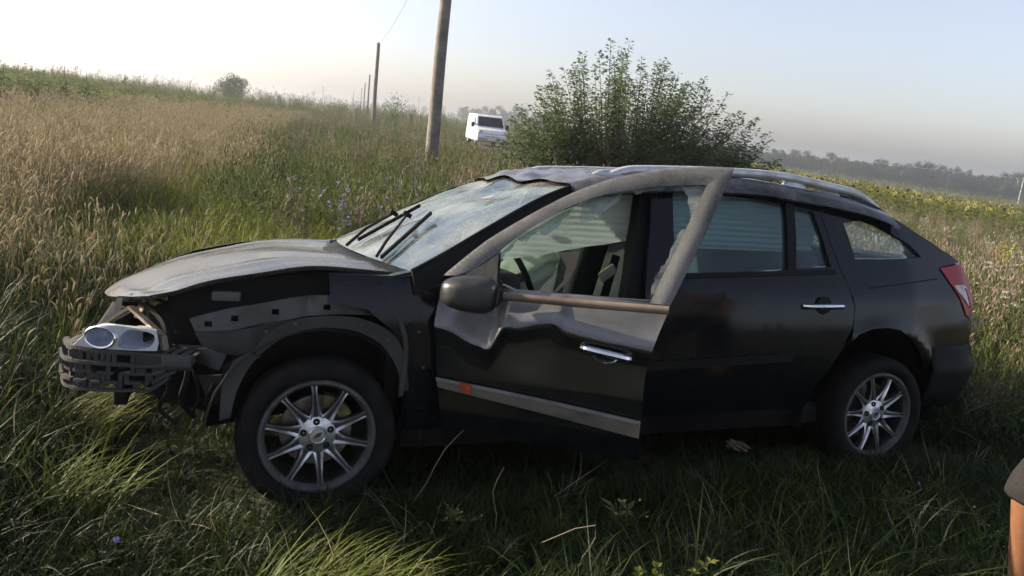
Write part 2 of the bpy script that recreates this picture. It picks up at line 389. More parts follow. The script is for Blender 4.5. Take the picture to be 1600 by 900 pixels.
A_UP = [(.322, .929), (.466, 1.005), (.632, 1.099), (.812, 1.197), (.94, 1.258), (1.05, 1.300)]
A_PIL = A_UP + [(1.183, 1.341)]
ROOF_E = [(1.05, -.655, 1.300), (1.183, -.632, 1.336), (1.54, -.600, 1.376), (1.95, -.578, 1.394), (2.22, -.589, 1.383), (2.63, -.616, 1.343), (2.87, -.645, 1.286)]

# ---- roof with rolled-over creases
def crump(t): return .65 * (-.030 * math.exp(-((t + .35) / .16) ** 2) + .014 * math.exp(-((t + .05) / .12) ** 2) - .026 * math.exp(-((t - .35) / .2) ** 2) + .006 * math.sin(17 * t)) * min(1, (1 - min(1, abs(t))) * 5)
def roof():
    E = crom(ROOF_E, 8); nx = len(E); rows = []
    for i, (x, y, z) in enumerate(E):
        row = []
        for t in np.linspace(-1.12, 1.12, 33):
            a = min(1, abs(t)); yy = t * abs(y); zz = z + (.036 - .016 * max(0, 1 - (x - 1.05) / .4)) * (1 - a ** 2.4) - max(0, abs(t) - 1) * .55
            xx = x - (.07 * (1 - a * a) * max(0, 1 - (x - 1.05) / .9))
            k = max(0, 1 - (xx - .95) / .75) * min(1, max(0, (x - 1.05)) / .12)
            if abs(t) < 1:
                zz += k * (.020 * math.sin(xx * 23 + yy * 9) * math.cos(yy * 6 + 1) + .012 * math.sin(xx * 41 - yy * 17)) * (1 - a ** 6)
                zz -= k * .035 * math.exp(-((yy + .12) / .22) ** 2)
            zz += crump(t) * max(0, 1 - (x - 1.05) / .22) ** 1.5; xx += 1.2 * crump(t) * max(0, 1 - (x - 1.05) / .22)
            row.append((xx, yy, zz))
        rows.append(row)
    mb = MB(); mb.grid([[(p[0] - .012, p[1], p[2] + .002) for p in rows[0]]] + rows); o = mb.build('roof', M['paint_roof'], car, 50, fix=False)
    md = o.modifiers.new('t', 'SOLIDIFY'); md.thickness = .012; md.offset = -1; md.use_rim = False
    return rows
roof_rows = roof()
# ---- windscreen
def windscreen():
    E = crom(A_UP, 5); rows = []
    top = roof_rows[0]
    for i, (x, z) in enumerate(E):
        u = i / (len(E) - 1); w_ = wsurf(x, z) - .012; row = []
        for t in np.linspace(-1, 1, 37):
            bow = 1 - t * t
            p = np.array((x - (.13 * (1 - u) + .07 * u) * bow, t * w_, z + (.015 * (1 - u) + .02 * u) * (1 - abs(t) ** 2.4)))
            d = .030 * math.exp(-((t + .30) / .33) ** 2 - ((u - .72) / .22) ** 2) + .022 * math.exp(-((t - .25) / .25) ** 2 - ((u - .85) / .18) ** 2)
            d += .006 * math.sin(9 * t + 14 * u) * math.sin(11 * u - 5 * t) * (u > .25)
            p += d * np.array((.35, 0, -.9)) * min(1, (1 - abs(t)) * 6) * min(1, (1 - u) * 8)
            p += np.array((1.2, 0, 1.0)) * crump(t) * max(0, (u - .55) / .45) ** 2
            row.append(tuple(p))
        rows.append(row)
    mb = MB(); mb.grid(rows); o = mb.build('windscreen', M['windscreen'], car, 30, fix=False)
    # black rubber edge along the near and far sides
    for s in (0, -1):
        e = MB(); e.tube([r[s] for r in rows], .011, 6); e.build('seal', M['black'], o)
    # small dry leaf caught on the glass
    lf = MB(); c = np.array(rows[int(len(rows) * .62)][9]); lf.add([c + v for v in np.array([(-.03, -.02, .012), (.0, -.03, .02), (.035, 0, .03), (.01, .03, .022), (-.03, .015, .012)])], [(0, 1, 2, 3, 4)])
    lf.build('dry_leaf', M['tan'], o)
    return rows
ws = windscreen()
# ---- scuttle (cowl) under the screen
mb = MB(); base = ws[0]
mb.grid([[(p[0] + .015, p[1], p[2] - .012) for p in base], [(p[0] - .08, p[1] * .98, p[2] - .035) for p in base], [(p[0] - .16, p[1] * .97, p[2] - .13) for p in base]])
mb.build('scuttle', M['black'], car, 50, fix=False)
# ---- bonnet
HN = [(-.592, -.70, .790), (-.453, -.715, .838), (-.236, -.72, .886), (-.007, -.72, .917), (.272, -.73, .908)]
def bonnet():
    E = crom(HN, 7); rows = []
    n = len(E)
    for i, (x, y, z) in enumerate(E):
        u = i / (n - 1); row = []
        for t in np.linspace(-1, 1, 41):
            a = abs(t); bow = 1 - a ** 2.2
            fx = -.20 * (1 - u) * bow - .12 * u * bow
            zz = z + (-.022 + .030 * u) * (1 - a ** 2.0) - (1 - u) ** 2 * .05 * (1 - a ** 2) + .012 * math.exp(-((a - .74) / .08) ** 2) * (.3 + .7 * u)
            zz -= .034 * max(0, t + .25) * (1 - .45 * u)
            if t > .35 and u > .72: zz += .04 * (t - .35) * (u - .72) / .28      # far corner sprung up
            zz += .006 * math.sin(5 * u + 2 * t) * math.sin(6 * t + 1) * u + .0015 * math.sin(17 * u + 4 * t)
            zz -= .018 * math.exp(-((u - .18) / .09) ** 2 - ((t + .7) / .3) ** 2) - .012 * math.exp(-((u - .08) / .05) ** 2 - ((t + .55) / .2) ** 2)
            row.append((x + fx, t * abs(y), zz))
        rows.append(row)
    # rolled lip at the near and far edges and at the nose
    mb = MB()
    full = [[(r[0][0], r[0][1] + .004, r[0][2] - .010)] + r + [(r[-1][0], r[-1][1] - .004, r[-1][2] - .010)] for r in rows]
    nose = [(p[0] + .012, p[1], p[2] - .014) for p in full[0]]
    mb.grid([nose] + full); o = mb.build('bonnet', M['paint_hood'], car, 40, fix=False)
    md = o.modifiers.new('t', 'SOLIDIFY'); md.thickness = .008; md.offset = -1
    return rows
hood = bonnet()
# ---- side panels, both sides
REAR_ARCH = [(2.305, .468), (2.344, .50), (2.40, .59), (2.448, .655), (2.518, .712), (2.60, .738), (2.69, .746), (2.78, .736), (2.864, .695), (2.93, .64), (2.985, .575), (3.03, .50), (3.07, .41)]
def side(s):
    rd = [(1.33, .335), (2.241, .352), (2.285, .40), (2.305, .468), (2.344, .50), (2.40, .59), (2.448, .655), (2.48, .72), (2.492, .84), (2.462, .93), (2.43, 1.02), (2.405, 1.15), (2.39, 1.345), (1.95, 1.372), (1.46, 1.362), (1.40, 1.15), (1.335, .9)]
    win = crom([(1.50, .962), (1.80, .975), (2.112, .998)], 3)[:-1] + [(2.112, .998), (2.19, 1.300), (2.00, 1.316), (1.56, 1.326), (1.52, 1.15)]
    rq = [(2.156, 1.002), (2.378, 1.022), (2.366, 1.15), (2.352, 1.275), (2.238, 1.292)]
    d = panel('rear_door', rd, M['paint'], holes=[win, rq], s=s, cell=.07, thick=.035)
    panel('window', win, M['glass'], d, s=s, off=.016, thick=.004, cell=.2)
    panel('quarter_light', rq, M['glass'], d, s=s, off=.016, thick=.004, cell=.2)
    panel('window_divider', [(2.112, .985), (2.158, .988), (2.243, 1.305), (2.196, 1.312)], M['black'], d, s=s, off=-.004, thick=.03, cell=.1)
    panel('waist_seal', [(1.40, .938), (2.40, .992), (2.40, 1.012), (1.42, .958)], M['black'], d, s=s, off=-.006, thick=.012, cell=.1)
    panel('side_moulding', [(1.34, .545), (2.13, .582), (2.135, .619), (1.34, .582)], M['black'], d, s=s, off=-.014, thick=.014, cell=.15)
    # handle: chrome grip over a recessed cup
    y0 = s * (wsurf(2.3, .84))
    h = MB(); h.tube([(2.182, y0, .838), (2.20, y0 + s * .028, .840), (2.29, y0 + s * .036, .843), (2.385, y0 + s * .028, .845), (2.405, y0, .845)], [.010, .013, .014, .013, .010], 8); h.build('handle', M['chrome'], d)
    cup = MB(); cup.lathe([(.001, 0), (.038, 0), (.044, .006), (.046, .002)], 20, (2.295, y0 + s * .004 - .003, .842)); cup.build('handle_cup', M['void'], d)
    # quarter panel
    q = [(2.448, .655), (2.48, .72), (2.492, .84), (2.462, .93), (2.43, 1.02), (2.405, 1.15), (2.39, 1.345), (2.63, 1.345), (2.87, 1.288), (3.112, 1.176), (3.33, 1.072), (3.14, 1.043), (3.19, .975), (3.234, .911), (3.30, .80), (3.37, .765), (3.37, .655), (3.045, .634), (3.03, .50), (2.985, .575), (2.93, .64), (2.864, .695), (2.78, .736), (2.69, .746), (2.60, .738), (2.518, .712)]
    q = [(x + (.004 if x < 2.5 else 0), z) for x, z in q]
    qw = crom([(2.545, 1.065), (2.80, 1.073), (3.019, 1.090)], 3)[:-1] + crom([(3.019, 1.09), (2.95, 1.145), (2.864, 1.185), (2.76, 1.228), (2.653, 1.250), (2.529, 1.235)], 3)
    def dq(x, z):   # shallow knock behind the wheel and a flared arch lip
        r = math.hypot(x - 2.69, z - .30)
        return -.014 * math.exp(-((r - .445) / .03) ** 2) + .006 * math.exp(-((x - 3.0) / .16) ** 2 - ((z - .78) / .12) ** 2)
    qp = panel('quarter_panel', q, M['paint'], holes=[qw], s=s, cell=.04, thick=.03, warp=dq)
    panel('window', qw, M['glass_clear'], qp, s=s, off=.014, thick=.004, cell=.1)
    panel('body_crease', [(2.60, .93), (3.10, .985), (3.10, .990), (2.60, .935)], M['black'], qp, s=s, off=-.002, thick=.004, cell=.05)
    # tail lamp
    tl = panel('tail_lamp', [(3.142, 1.04), (3.332, 1.066), (3.366, .98), (3.37, .80), (3.302, .803), (3.237, .912), (3.19, .975)], M['red'], s=s, off=-.006, thick=.05, cell=.03)
    panel('clear_lens', [(3.215, .955), (3.30, .962), (3.335, .94), (3.345, .86), (3.315, .85), (3.285, .885), (3.25, .915)], M['lampwhite'], tl, s=s, off=-.010, thick=.006, cell=.03)
    panel('brake_lens', [(3.30, .945), (3.345, .94), (3.352, .85), (3.33, .845)], M['red'], tl, s=s, off=-.014, thick=.006, cell=.03)
    # sill
    panel('sill', [(.33, .31), (2.28, .345), (2.30, .40), (2.24, .36), (1.34, .342), (.47, .345), (.40, .40), (.33, .40)], M['paint'], s=s, off=.012, thick=.05, cell=.15)
    panel('sill', [(.33, .22), (2.26, .24), (2.28, .36), (.33, .33)], M['black'], s=s, off=.04, thick=.05, cell=.2)
    # A pillar and B pillar and roof side
    low = [(x + .012, z - .070 - .02 * (1 - (x - .3) / .9)) for x, z in A_PIL]
    panel('windscreen_pillar', A_PIL + [(1.46, 1.368), (1.46, 1.335), (1.20, 1.30)] + low[::-1][1:], M['black'], s=s, off=.006, thick=.05, cell=.06)
    panel('door_pillar', [(1.26, .32), (1.36, .32), (1.375, .88), (1.44, 1.10), (1.58, 1.365), (1.44, 1.362), (1.33, 1.08), (1.265, .86)], M['black'], s=s, off=.045, thick=.07, cell=.08)
    # scuttle side / hinge pillar
    panel('hinge_pillar', [(.02, .905), (.25, .908), (.322, .925), (.44, .93), (.43, .80), (.45, .53), (.48, .30), (.30, .30), (.325, .46), (.31, .60), (.26, .70), (.16, .78), (.02, .80)], M['paint'], s=s, off=.035, thick=.06, cell=.06)
for s in (-1, 1): side(s)
# ---- far wing and far front door (closed)
fd = panel('passenger_door', [(.46, .335), (1.315, .34), (1.315, .9), (1.385, 1.15), (1.44, 1.36), (1.2, 1.335), (1.0, 1.275), (.81, 1.185), (.63, 1.085), (.47, .99), (.43, .93)], M['paint'], holes=[[(.66, .93), (1.28, .95), (1.38, 1.31), (1.2, 1.30), (1.02, 1.25), (.82, 1.155), (.66, 1.06)]], s=1, cell=.08, thick=.04)
panel('window', [(.66, .93), (1.28, .95), (1.38, 1.31), (1.2, 1.30), (1.02, 1.25), (.82, 1.155), (.66, 1.06)], M['glass'], fd, s=1, off=.016, thick=.004, cell=.2)
arch_f = [(.42 * math.cos(a), .30 + .42 * math.sin(a)) for a in np.linspace(0.15, math.pi - .1, 14)]
panel('wing', [(.43, .335), (.42, .90), (.25, .905), (0, .90), (-.24, .87), (-.45, .82), (-.60, .76), (-.62, .60), (-.45, .36)] + arch_f[::-1], M['paint'], s=1, cell=.08, thick=.02)
# ---- tailgate
def tailgate():
    prof = [(2.72, 1.372), (2.90, 1.345), (3.02, 1.285), (3.20, 1.195), (3.36, 1.105), (3.43, 1.05), (3.47, .98), (3.50, .80), (3.51, .63)]
    prof = crom(prof, 4); body = MB()
    for k, (x, z) in enumerate(prof): pass
    rows = []
    for (x, z) in prof:
        hw = wsurf(min(x, 3.36), z) - (.02 if z > 1.05 else .05)
        rows.append([(x - .10 * abs(t) ** 3 - .02 * t * t, t * hw, z - .03 * abs(t) ** 3 * (z > 1.1)) for t in np.linspace(-1, 1, 21)])
    nc = 21; body.v = [p for r in rows for p in r]
    for i in range(len(rows) - 1):
        for j in range(nc - 1):
            if 6 <= i < 20 and 2 <= j < nc - 3: continue
            body.f.append((i * nc + j, i * nc + j + 1, (i + 1) * nc + j + 1, (i + 1) * nc + j)); body.m.append(0)
    o = body.build('tailgate', M['paint'], car, 35, fix=False)
    md = o.modifiers.new('t', 'SOLIDIFY'); md.thickness = .03; md.offset = -1
    gl = MB(); gl.grid([[(p[0] - .006, p[1], p[2] - .006) for p in r[2:nc - 2]] for r in rows[6:21]]); gl.build('rear_window', M['glass_clear'], o, fix=False)
    lip = MB(); lip.tube([(p[0] + .02, p[1] * .99, p[2] + .012) for p in rows[21]], .014, 6); lip.build('spoiler_lip', M['black'], o)
    # dark gutter running down the side of the tailgate opening
    for sgn in (0, -1):
        g = MB(); g.tube([(r[sgn][0] + .015, r[sgn][1], r[sgn][2] + .004) for r in rows[4:26]], .016, 6); g.build('edge_trim', M['black'], o)
    pl = MB(); pl.box((3.515, 0, .80), (.012, .52, .11)); pl.build('plate_recess', M['black'], o)
tailgate()
def rear_bumper():
    half = [(3.05, .855), (3.20, .852), (3.34, .825), (3.44, .76), (3.50, .64), (3.53, .45), (3.55, .2)]
    plan = [(x, -y) for x, y in half] + [(3.555, 0)] + [(x, y) for x, y in half[::-1]]
    plan = crom(plan, 4); rows = []
    for z, o_ in ((.30, -.06), (.34, -.02), (.42, .01), (.50, .03), (.535, .035), (.56, .02), (.60, .012), (.645, .0), (.66, -.03)):
        row = []
        for i, (x, y) in enumerate(plan):
            a = plan[max(i - 1, 0)]; b = plan[min(i + 1, len(plan) - 1)]; n = Vector((-(b[1] - a[1]), (b[0] - a[0]))); n.normalize(); n = -n
            row.append((x + n.x * o_, y + n.y * o_, z))
        rows.append(row)
    mb = MB(); mb.grid(rows); o = mb.build('rear_bumper', M['black'], car, 40, fix=True)
    md = o.modifiers.new('t', 'SOLIDIFY'); md.thickness = .012; md.offset = -1
rear_bumper()
# ---- roof rails
def rail(s, bump=0.0):
    pts = [(1.19, .545, 1.318), (1.28, .535, 1.360), (1.359, .53, 1.391), (1.442, .53, 1.404), (1.70, .53, 1.422), (1.974, .53, 1.436), (2.265, .53, 1.438), (2.577, .53, 1.409), (2.752, .54, 1.384), (2.87, .56, 1.325)]
    pts = crom(pts, 4); mb = MB()
    mb.tube([(x, s * y, z) for x, y, z in pts], [.013 + .010 * min(1, min(i, len(pts) - 1 - i) / 5) for i in range(len(pts))], 8)
    o = mb.build('roof_rail', M['silver'], car, 50)
    for x, z in ((1.26, 1.338), (2.33, 1.378)):
        f = MB(); f.grid([[(x - .07 + .14 * u, s * (.505 + .045 * v), z + (.055 if x < 2 else .055) * (1 - .55 * abs(2 * u - 1) ** 2) * (1 - abs(2 * v - 1) ** 3)) for u in np.linspace(0, 1, 9)] for v in np.linspace(0, 1, 7)])
        f.build('rail_foot', M['silver'], o, 60, fix=False)
for s in (-1, 1): rail(s)
# ---- wheels
def wheel(name, hub, tilt=(0, 0, 0), spin=0.0, s=-1):
    e = empty('wheel', hub, parent=car); e.rotation_euler = tilt
    k = s  # outward direction along y
    ty = MB(); pr = [(.214, .085), (.225, .098), (.245, .108), (.265, .107), (.280, .098), (.290, .082), (.2935, .05), (.2935, .02), (.287, .018), (.287, .012), (.2935, .010), (.2935, -.03), (.290, -.082), (.280, -.098), (.27, -.107), (.23, -.10), (.214, -.085)]
    ty.lathe([(r, k * y) for r, y in pr], 64); t = ty.build('tyre', M['rubber'], e, 35)
    rim = MB(); rim.lathe([(r, k * y) for r, y in [(.190, -.09), (.186, .0), (.188, .05), (.193, .072), (.198, .088), (.206, .095), (.214, .093), (.216, .086), (.212, .078)]], 64)
    rm = rim.build('rim', M['alloy_dark'], e, 35)
    lip = MB(); lip.lathe([(r, k * y) for r, y in [(.190, .070), (.196, .088), (.204, .097), (.213, .096), (.218, .088), (.2165, .080)]], 64); lip.build('rim_lip', M['rim_lip'], rm, 30)
    for j in range(10):
        sp = MB(); a = math.pi / 2 + 2 * math.pi * j / 10 + spin + 0; ca, sa = math.cos(a), math.sin(a)
        secs = []
        for (r, hw, yt, dp) in [(.045, .030, .066, .004), (.075, .024, .072, .008), (.105, .0165, .078, .010), (.140, .0125, .082, .009), (.170, .0105, .082, .007), (.192, .0135, .078, .004)]:
            prof = [(-hw * 1.0, yt - .034), (-hw, yt - .006), (-hw * .78, yt), (-hw * .35, yt - dp), (hw * .35, yt - dp), (hw * .78, yt), (hw, yt - .006), (hw, yt - .034)]
            secs.append([(r * ca - x * sa, k * y, r * sa + x * ca) for x, y in prof])
        sp.grid(secs); sp.m = [1 if (i % 7) in (0, 3, 6) else 0 for i in range(len(sp.f))]; sp.build('spoke', [M['alloy'], M['alloy_dark']], rm, 30, fix=True)
    hb = MB(); hb.lathe([(r, k * y) for r, y in [(.075, .03), (.074, .058), (.068, .068), (.036, .074), (.033, .078), (.029, .082), (.026, .079), (.001, .080)]], 32); hb.build('hub', M['alloy'], rm, 30)
    lg = MB()
    for q in range(3): lg.beam((-.014 + .004 * q, k * .0815, -.006 + .006 * q), (.010 + .003 * q, k * .0815, .000 + .006 * q), .003, .002, (0, 1, 0))
    lg.build('centre_cap_mark', M['void'], rm)
    for j in range(5):
        a = math.pi / 2 + 2 * math.pi * j / 5 + spin + math.pi / 10 * 0
        bo = MB(); bo.lathe([(.013, .060), (.013, .0755 ), (.010, .077), (.001, .070)] if k > 0 else [(.013, -.060), (.013, -.0755), (.010, -.077), (.001, -.070)], 12, (.052 * math.cos(a), 0, .052 * math.sin(a))); bo.build('bolt_hole', M['void'], rm)
    ds = MB(); ds.lathe([(.05, k * .0), (.135, k * .0), (.135, -k * .02), (.05, -k * .02)], 48, closed=True); ds.build('brake_disc', M['disc'], e, 30)
    cl = MB(); cl.grid([[(r * math.cos(a), k * y, r * math.sin(a)) for a in np.linspace(.5, 1.4, 8)] for r, y in ((.10, .0), (.10, .03), (.145, .03), (.15, 0.0))]); cl.build('brake_caliper', M['caliper'], e, 30)
    return e
wheel('wheel', (0, -.765, .30), (0, 0, R(-2)), R(6))
wheel('wheel', (2.745, -.765, .295), (0, 0, 0), R(15))
wheel('wheel', (0, .765, .30), (0, 0, 0), R(30), 1)
wheel('wheel', (2.745, .765, .30), (0, 0, 0), R(50), 1)
# ---- wheel houses, floor, engine bay filling
def wheelhouse(cx, s, r=.40):
    mb = MB(); rows = []
    for y in (.84, .70, .50):
        rows.append([(cx + r * math.cos(a), s * y, .30 + r * math.sin(a)) for a in np.linspace(-.15, math.pi + .15, 20)])
    mb.grid(rows); n = len(mb.v); mb.add([(cx, s * .5, .30)] + rows[2], [(0, i + 1, i + 2) for i in range(19)])
    mb.build('wheel_house', M['void'], car, 40, fix=False)
for s in (-1, 1): wheelhouse(2.72, s, .44); wheelhouse(0.0, s, .40)
rbox('floor_pan', (1.4, 0, .28), (2.6, 1.50, .10), M['void'], car, .02)
rbox('floor_pan', (3.0, 0, .50), (.80, 1.0, .30), M['void'], car, .02)
rbox('bulkhead', (.30, 0, .58), (.06, 1.40, .60), M['void'], car, .01)
rbox('engine', (-.12, .02, .58), (.70, .92, .44), M['void'], car, .06)
rbox('battery', (-.36, -.46, .72), (.20, .18, .16), M['grey_plastic'], car, .015)
rbox('fuse_box', (-.10, -.50, .79), (.22, .16, .08), M['black'], car, .015)

# ---- stripped front corner
panel('inner_wing', [(-.60, .45), (-.60, .72), (-.47, .80), (-.24, .86), (0, .895), (.20, .90), (.33, .86), (.33, .55), (.30, .62), (.20, .72), (.05, .76), (-.1, .755), (-.24, .70), (-.33, .60), (-.40, .45)], M['void'], s=-1, off=.22, thick=.03, cell=.08)
hol = []
for (u, v) in ((-.395, .700), (-.305, .722), (-.165, .752), (.02, .775), (.145, .782)):
    hol.append([(u - .013, v - .011), (u + .013, v - .011), (u + .013, v + .011), (u - .013, v + .011)])
top_a = crom([(-.46, .715), (-.36, .748), (-.24, .776), (-.06, .812), (.12, .822), (.24, .815), (.32, .800)], 4)
bot_a = crom([(.335, .735), (.24, .742), (.12, .750), (-.02, .742), (-.16, .715), (-.30, .682), (-.44, .672)], 4)
panel('wing_rail', top_a + bot_a, M['apron'], holes=hol, s=-1, off=.10, thick=.012, cell=.05, warp=lambda x, z: .012 * math.sin(22 * x) * math.sin(30 * z) + .016 * max(0, 1 - abs(x + .05 - .4 * (z - .75)) / .035) + .014 * max(0, 1 - abs(x - .20 + .3 * (z - .77)) / .03))
panel('wing_flange', [(-.44, .672), (-.30, .682), (-.16, .715), (-.10, .722), (-.16, .66), (-.24, .60), (-.30, .585), (-.40, .60)], M['liner'], s=-1, off=.085, thick=.012, cell=.05, warp=lambda x, z: .02 * math.sin(30 * x + 9 * z))
rbox('relay_box', (-.335, -.70, .80), (.10, .05, .035), M['apron'], car, .008, (0, 0, -.1))
rbox('relay_box', (.085, -.765, .892), (.055, .03, .022), M['chrome'], car, .006, (0, 0, -.1))
# liner: plastic arch edge, torn at the front
inn = crom([(-.312, .381), (-.295, .47), (-.245, .575), (-.17, .648), (-.083, .692), (.0, .712), (.087, .706), (.16, .682), (.221, .645), (.275, .57), (.31, .464)], 4)
outl = crom([(.335, .47), (.31, .60), (.26, .688), (.18, .732), (.087, .752), (0, .752), (-.09, .735), (-.17, .70), (-.215, .665)], 4)
panel('arch_liner', inn[6:] + outl, M['liner'], s=-1, off=.03, thick=.012, cell=.035, warp=lambda x, z: .010 * math.sin(26 * x + 4))
panel('torn_liner', inn[:10] + [(-.215, .60), (-.255, .618), (-.31, .58), (-.345, .50), (-.35, .37)], M['grey_plastic'], s=-1, off=-.008, thick=.008, cell=.04, warp=lambda x, z: .02 * math.sin(14 * z))
mb = MB(); mb.tube(crom([(.225, -.81, .80), (.275, -.835, .755), (.305, -.85, .68), (.312, -.855, .58), (.300, -.86, .452)], 5), .011, 6); mb.build('liner_edge', M['grey_plastic'], car)
mb = MB(); mb.grid([[(r_ * math.cos(a), y, .30 + r_ * math.sin(a) * .99) for a in np.linspace(-.05, math.pi - .2, 18)] for r_, y in ((.402, -.835), (.395, -.78), (.392, -.66), (.388, -.48))]); mb.build('liner_barrel', M['liner'], car, 50, fix=False)
# studs, torn scraps and loose cable on the stripped corner
for (x, z, o_) in ((-.20, .690, .03), (-.10, .722, .03), (.03, .735, .03), (.14, .722, .03), (.24, .668, .03), (-.43, .690, .10), (-.23, .762, .10), (.08, .803, .10), (.28, .792, .10), (.36, .70, .035), (.385, .56, .035), (.36, .86, .035)):
    b = MB(); y = -wsurf(x, z) + o_; b.tube([(x, y, z), (x, y - .008, z)], .0055, 6); b.build('bolt', M['apron'], car, 20)
for seed, P in enumerate(([(-.52, .60), (-.40, .63), (-.33, .60), (-.36, .55), (-.46, .57)], [(-.42, .50), (-.35, .53), (-.33, .42), (-.38, .38)], [(.20, .66), (.27, .64), (.30, .55), (.26, .58)])):
    rj = random.Random(seed); P = [(x + rj.uniform(-.008, .008), z + rj.uniform(-.008, .008)) for x, z in P]
    panel('torn_plastic', P, M['grey_plastic'], s=-1, off=.05 + .02 * seed, thick=.006, cell=.03, warp=lambda x, z: .03 * math.sin(31 * x + 17 * z))
mb = MB(); mb.tube(crom([(-.30, -.70, .72), (-.22, -.755, .64), (-.27, -.77, .56), (-.36, -.76, .50), (-.40, -.74, .40)], 5), .006, 6); mb.build('loose_cable', M['void'], car)
mb = MB(); mb.tube(crom([(-.56, -.70, .56), (-.52, -.74, .47), (-.55, -.73, .39), (-.49, -.74, .33)], 5), .008, 6); mb.tube(crom([(-.45, -.72, .55), (-.42, -.75, .45), (-.44, -.74, .37)], 5), .005, 6); mb.build('hanging_hose', M['black'], car)
# crash absorber: moulded lattice wrapped round the corner
def absorber():
    path = crom([(-.878, -.50), (-.868, -.57), (-.835, -.655), (-.74, -.725), (-.60, -.775), (-.52, -.80), (-.44, -.825)], 6); n = len(path)
    def at(u, z, o=0):
        f = u * (n - 1); i = min(int(f), n - 2); t = f - i; a, b = Vector(path[i]), Vector(path[i + 1]); p = a.lerp(b, t); d = (b - a).normalized(); nn = Vector((d.y, -d.x))
        if nn.y > 0 and nn.x > 0: nn = -nn
        nn = Vector((-abs(nn.x), -abs(nn.y)))
        return (p.x + nn.x * o, p.y + nn.y * o, z)
    zt = lambda u: .597 - .002 * math.sin(9 * u) ; zb = lambda u: .470 - .012 * math.sin(5 * u) + max(0, u - .72) * .32
    mb = MB(); rr = random.Random(3); U = np.linspace(0, 1, 46)
    for lv, th, o_ in ((0, .014, 0), (.30, .012, .012), (.55, .010, .004), (.78, .010, .014), (1, .010, .01)):
        for a, b in zip(U[:-1], U[1:]):
            if lv in (.55, .78) and rr.random() < .28: continue
            if lv == 1 and b > .86: continue
            za, zb2 = zt(a) + (zb(a) - zt(a)) * lv, zt(b) + (zb(b) - zt(b)) * lv
            mb.beam(at(a, za, o_), at(b, zb2, o_), .018, th)
    for i, u in enumerate(U):
        segs = [(0, .30), (.30, .55), (.55, .78), (.78, 1)]
        for (l0, l1) in segs:
            if rr.random() < (.35 if l0 < .5 else .42): continue
            if u > .86 and l0 > .3: continue
            z0, z1 = zt(u) + (zb(u) - zt(u)) * l0, zt(u) + (zb(u) - zt(u)) * l1
            mb.beam(at(u, z0, .006), at(u, z1, .006), .011, .014, (1, 0, 0))
        # filled cells
        if i < len(U) - 1 and rr.random() < .6:
            l0, l1 = rr.choice(segs); a, b = u, U[i + 1]
            if not (a > .84 and l0 > .3):
                P = [at(q, zt(q) + (zb(q) - zt(q)) * l, .004) for q, l in ((a, l0), (b, l0), (b, l1), (a, l1))]; mb.add(P, [(0, 1, 2, 3)])
    # top shelf, slotted
    for i, (a, b) in enumerate(zip(U[:-1], U[1:])):
        p0, p1 = Vector(at(a, .600, .005)), Vector(at(b, .600, .005)); q0, q1 = p0 + Vector((.05, .075, .016)), p1 + Vector((.05, .075, .016))
        if i % 3 and i > 5: mb.add([p0, p1, q1, q0], [(0, 1, 2, 3)])
        mb.beam(q0, q1, .01, .01)
    o = mb.build('bumper_absorber', M['grey_plastic'], car, 20, fix=False)
    # blank carrier at the rear end and dark backing
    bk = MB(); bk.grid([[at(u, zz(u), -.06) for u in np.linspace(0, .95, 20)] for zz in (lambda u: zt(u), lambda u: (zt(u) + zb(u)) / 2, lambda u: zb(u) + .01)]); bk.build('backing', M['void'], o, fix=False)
    ar = MB(); ar.grid([[at(u, z, .012) for u in np.linspace(.80, 1, 8)] for z in (.605, .575, .556)]); ob = ar.build('end_bracket', M['grey_plastic'], o, fix=False)
    md = ob.modifiers.new('t', 'SOLIDIFY'); md.thickness = .02
absorber()
# headlamp bucket with two bare reflectors
def hsurf(x, z): return lerpt(x, [(-.90, .60), (-.826, .68), (-.73, .735), (-.62, .775), (-.5, .80)])
def headlamp():
    out_ = crom([(-.835, .607), (-.79, .655), (-.735, .690), (-.66, .692), (-.563, .684)], 4) + [(-.555, .64), (-.56, .612), (-.70, .608)]
    def circ(cx, cz, rx, rz, n=20): return [(cx + rx * math.cos(a), cz + rz * math.sin(a)) for a in np.linspace(0, 2 * math.pi, n, endpoint=False)]
    c1 = circ(-.745, .648, .048, .036); c2 = crom([(-.682, .618), (-.60, .620), (-.572, .640), (-.575, .672), (-.64, .683), (-.672, .665)], 4, True)
    h = panel('headlamp', out_, M['reflector'], holes=[c1, c2], s=-1, thick=.03, cell=.02, surf=hsurf)
    for c, (cx, cz) in ((c1, (-.742, .648)), (c2, (-.628, .65))):
        mb = MB(); rows = []
        for k, (sc, dp) in enumerate([(1.0, .004), (.92, .04), (.72, .075), (.35, .098), (.02, .105)]):
            rows.append([(cx + (p[0] - cx) * sc + .25 * dp, -hsurf(*p) + dp, cz + (p[1] - cz) * sc + .15 * dp) for p in c + c[:1]])
        mb.grid(rows); mb.build('reflector_bowl', M['reflector'], h, 60, fix=False)
    rg = MB(); rg.tube([(p[0], -hsurf(*p) - .006, p[1]) for p in c1 + c1[:1]], .0055, 6, False); rg.build('lamp_ring', M['chrome'], h)
    sk = MB(); sk.box((-.60, -.70, .650), (.02, .03, .02)); sk.tube([(-.605, -.74, .64), (-.585, -.755, .65), (-.57, -.77, .665)], .006, 6); sk.build('bulb_holder', M['black'], h)
headlamp()
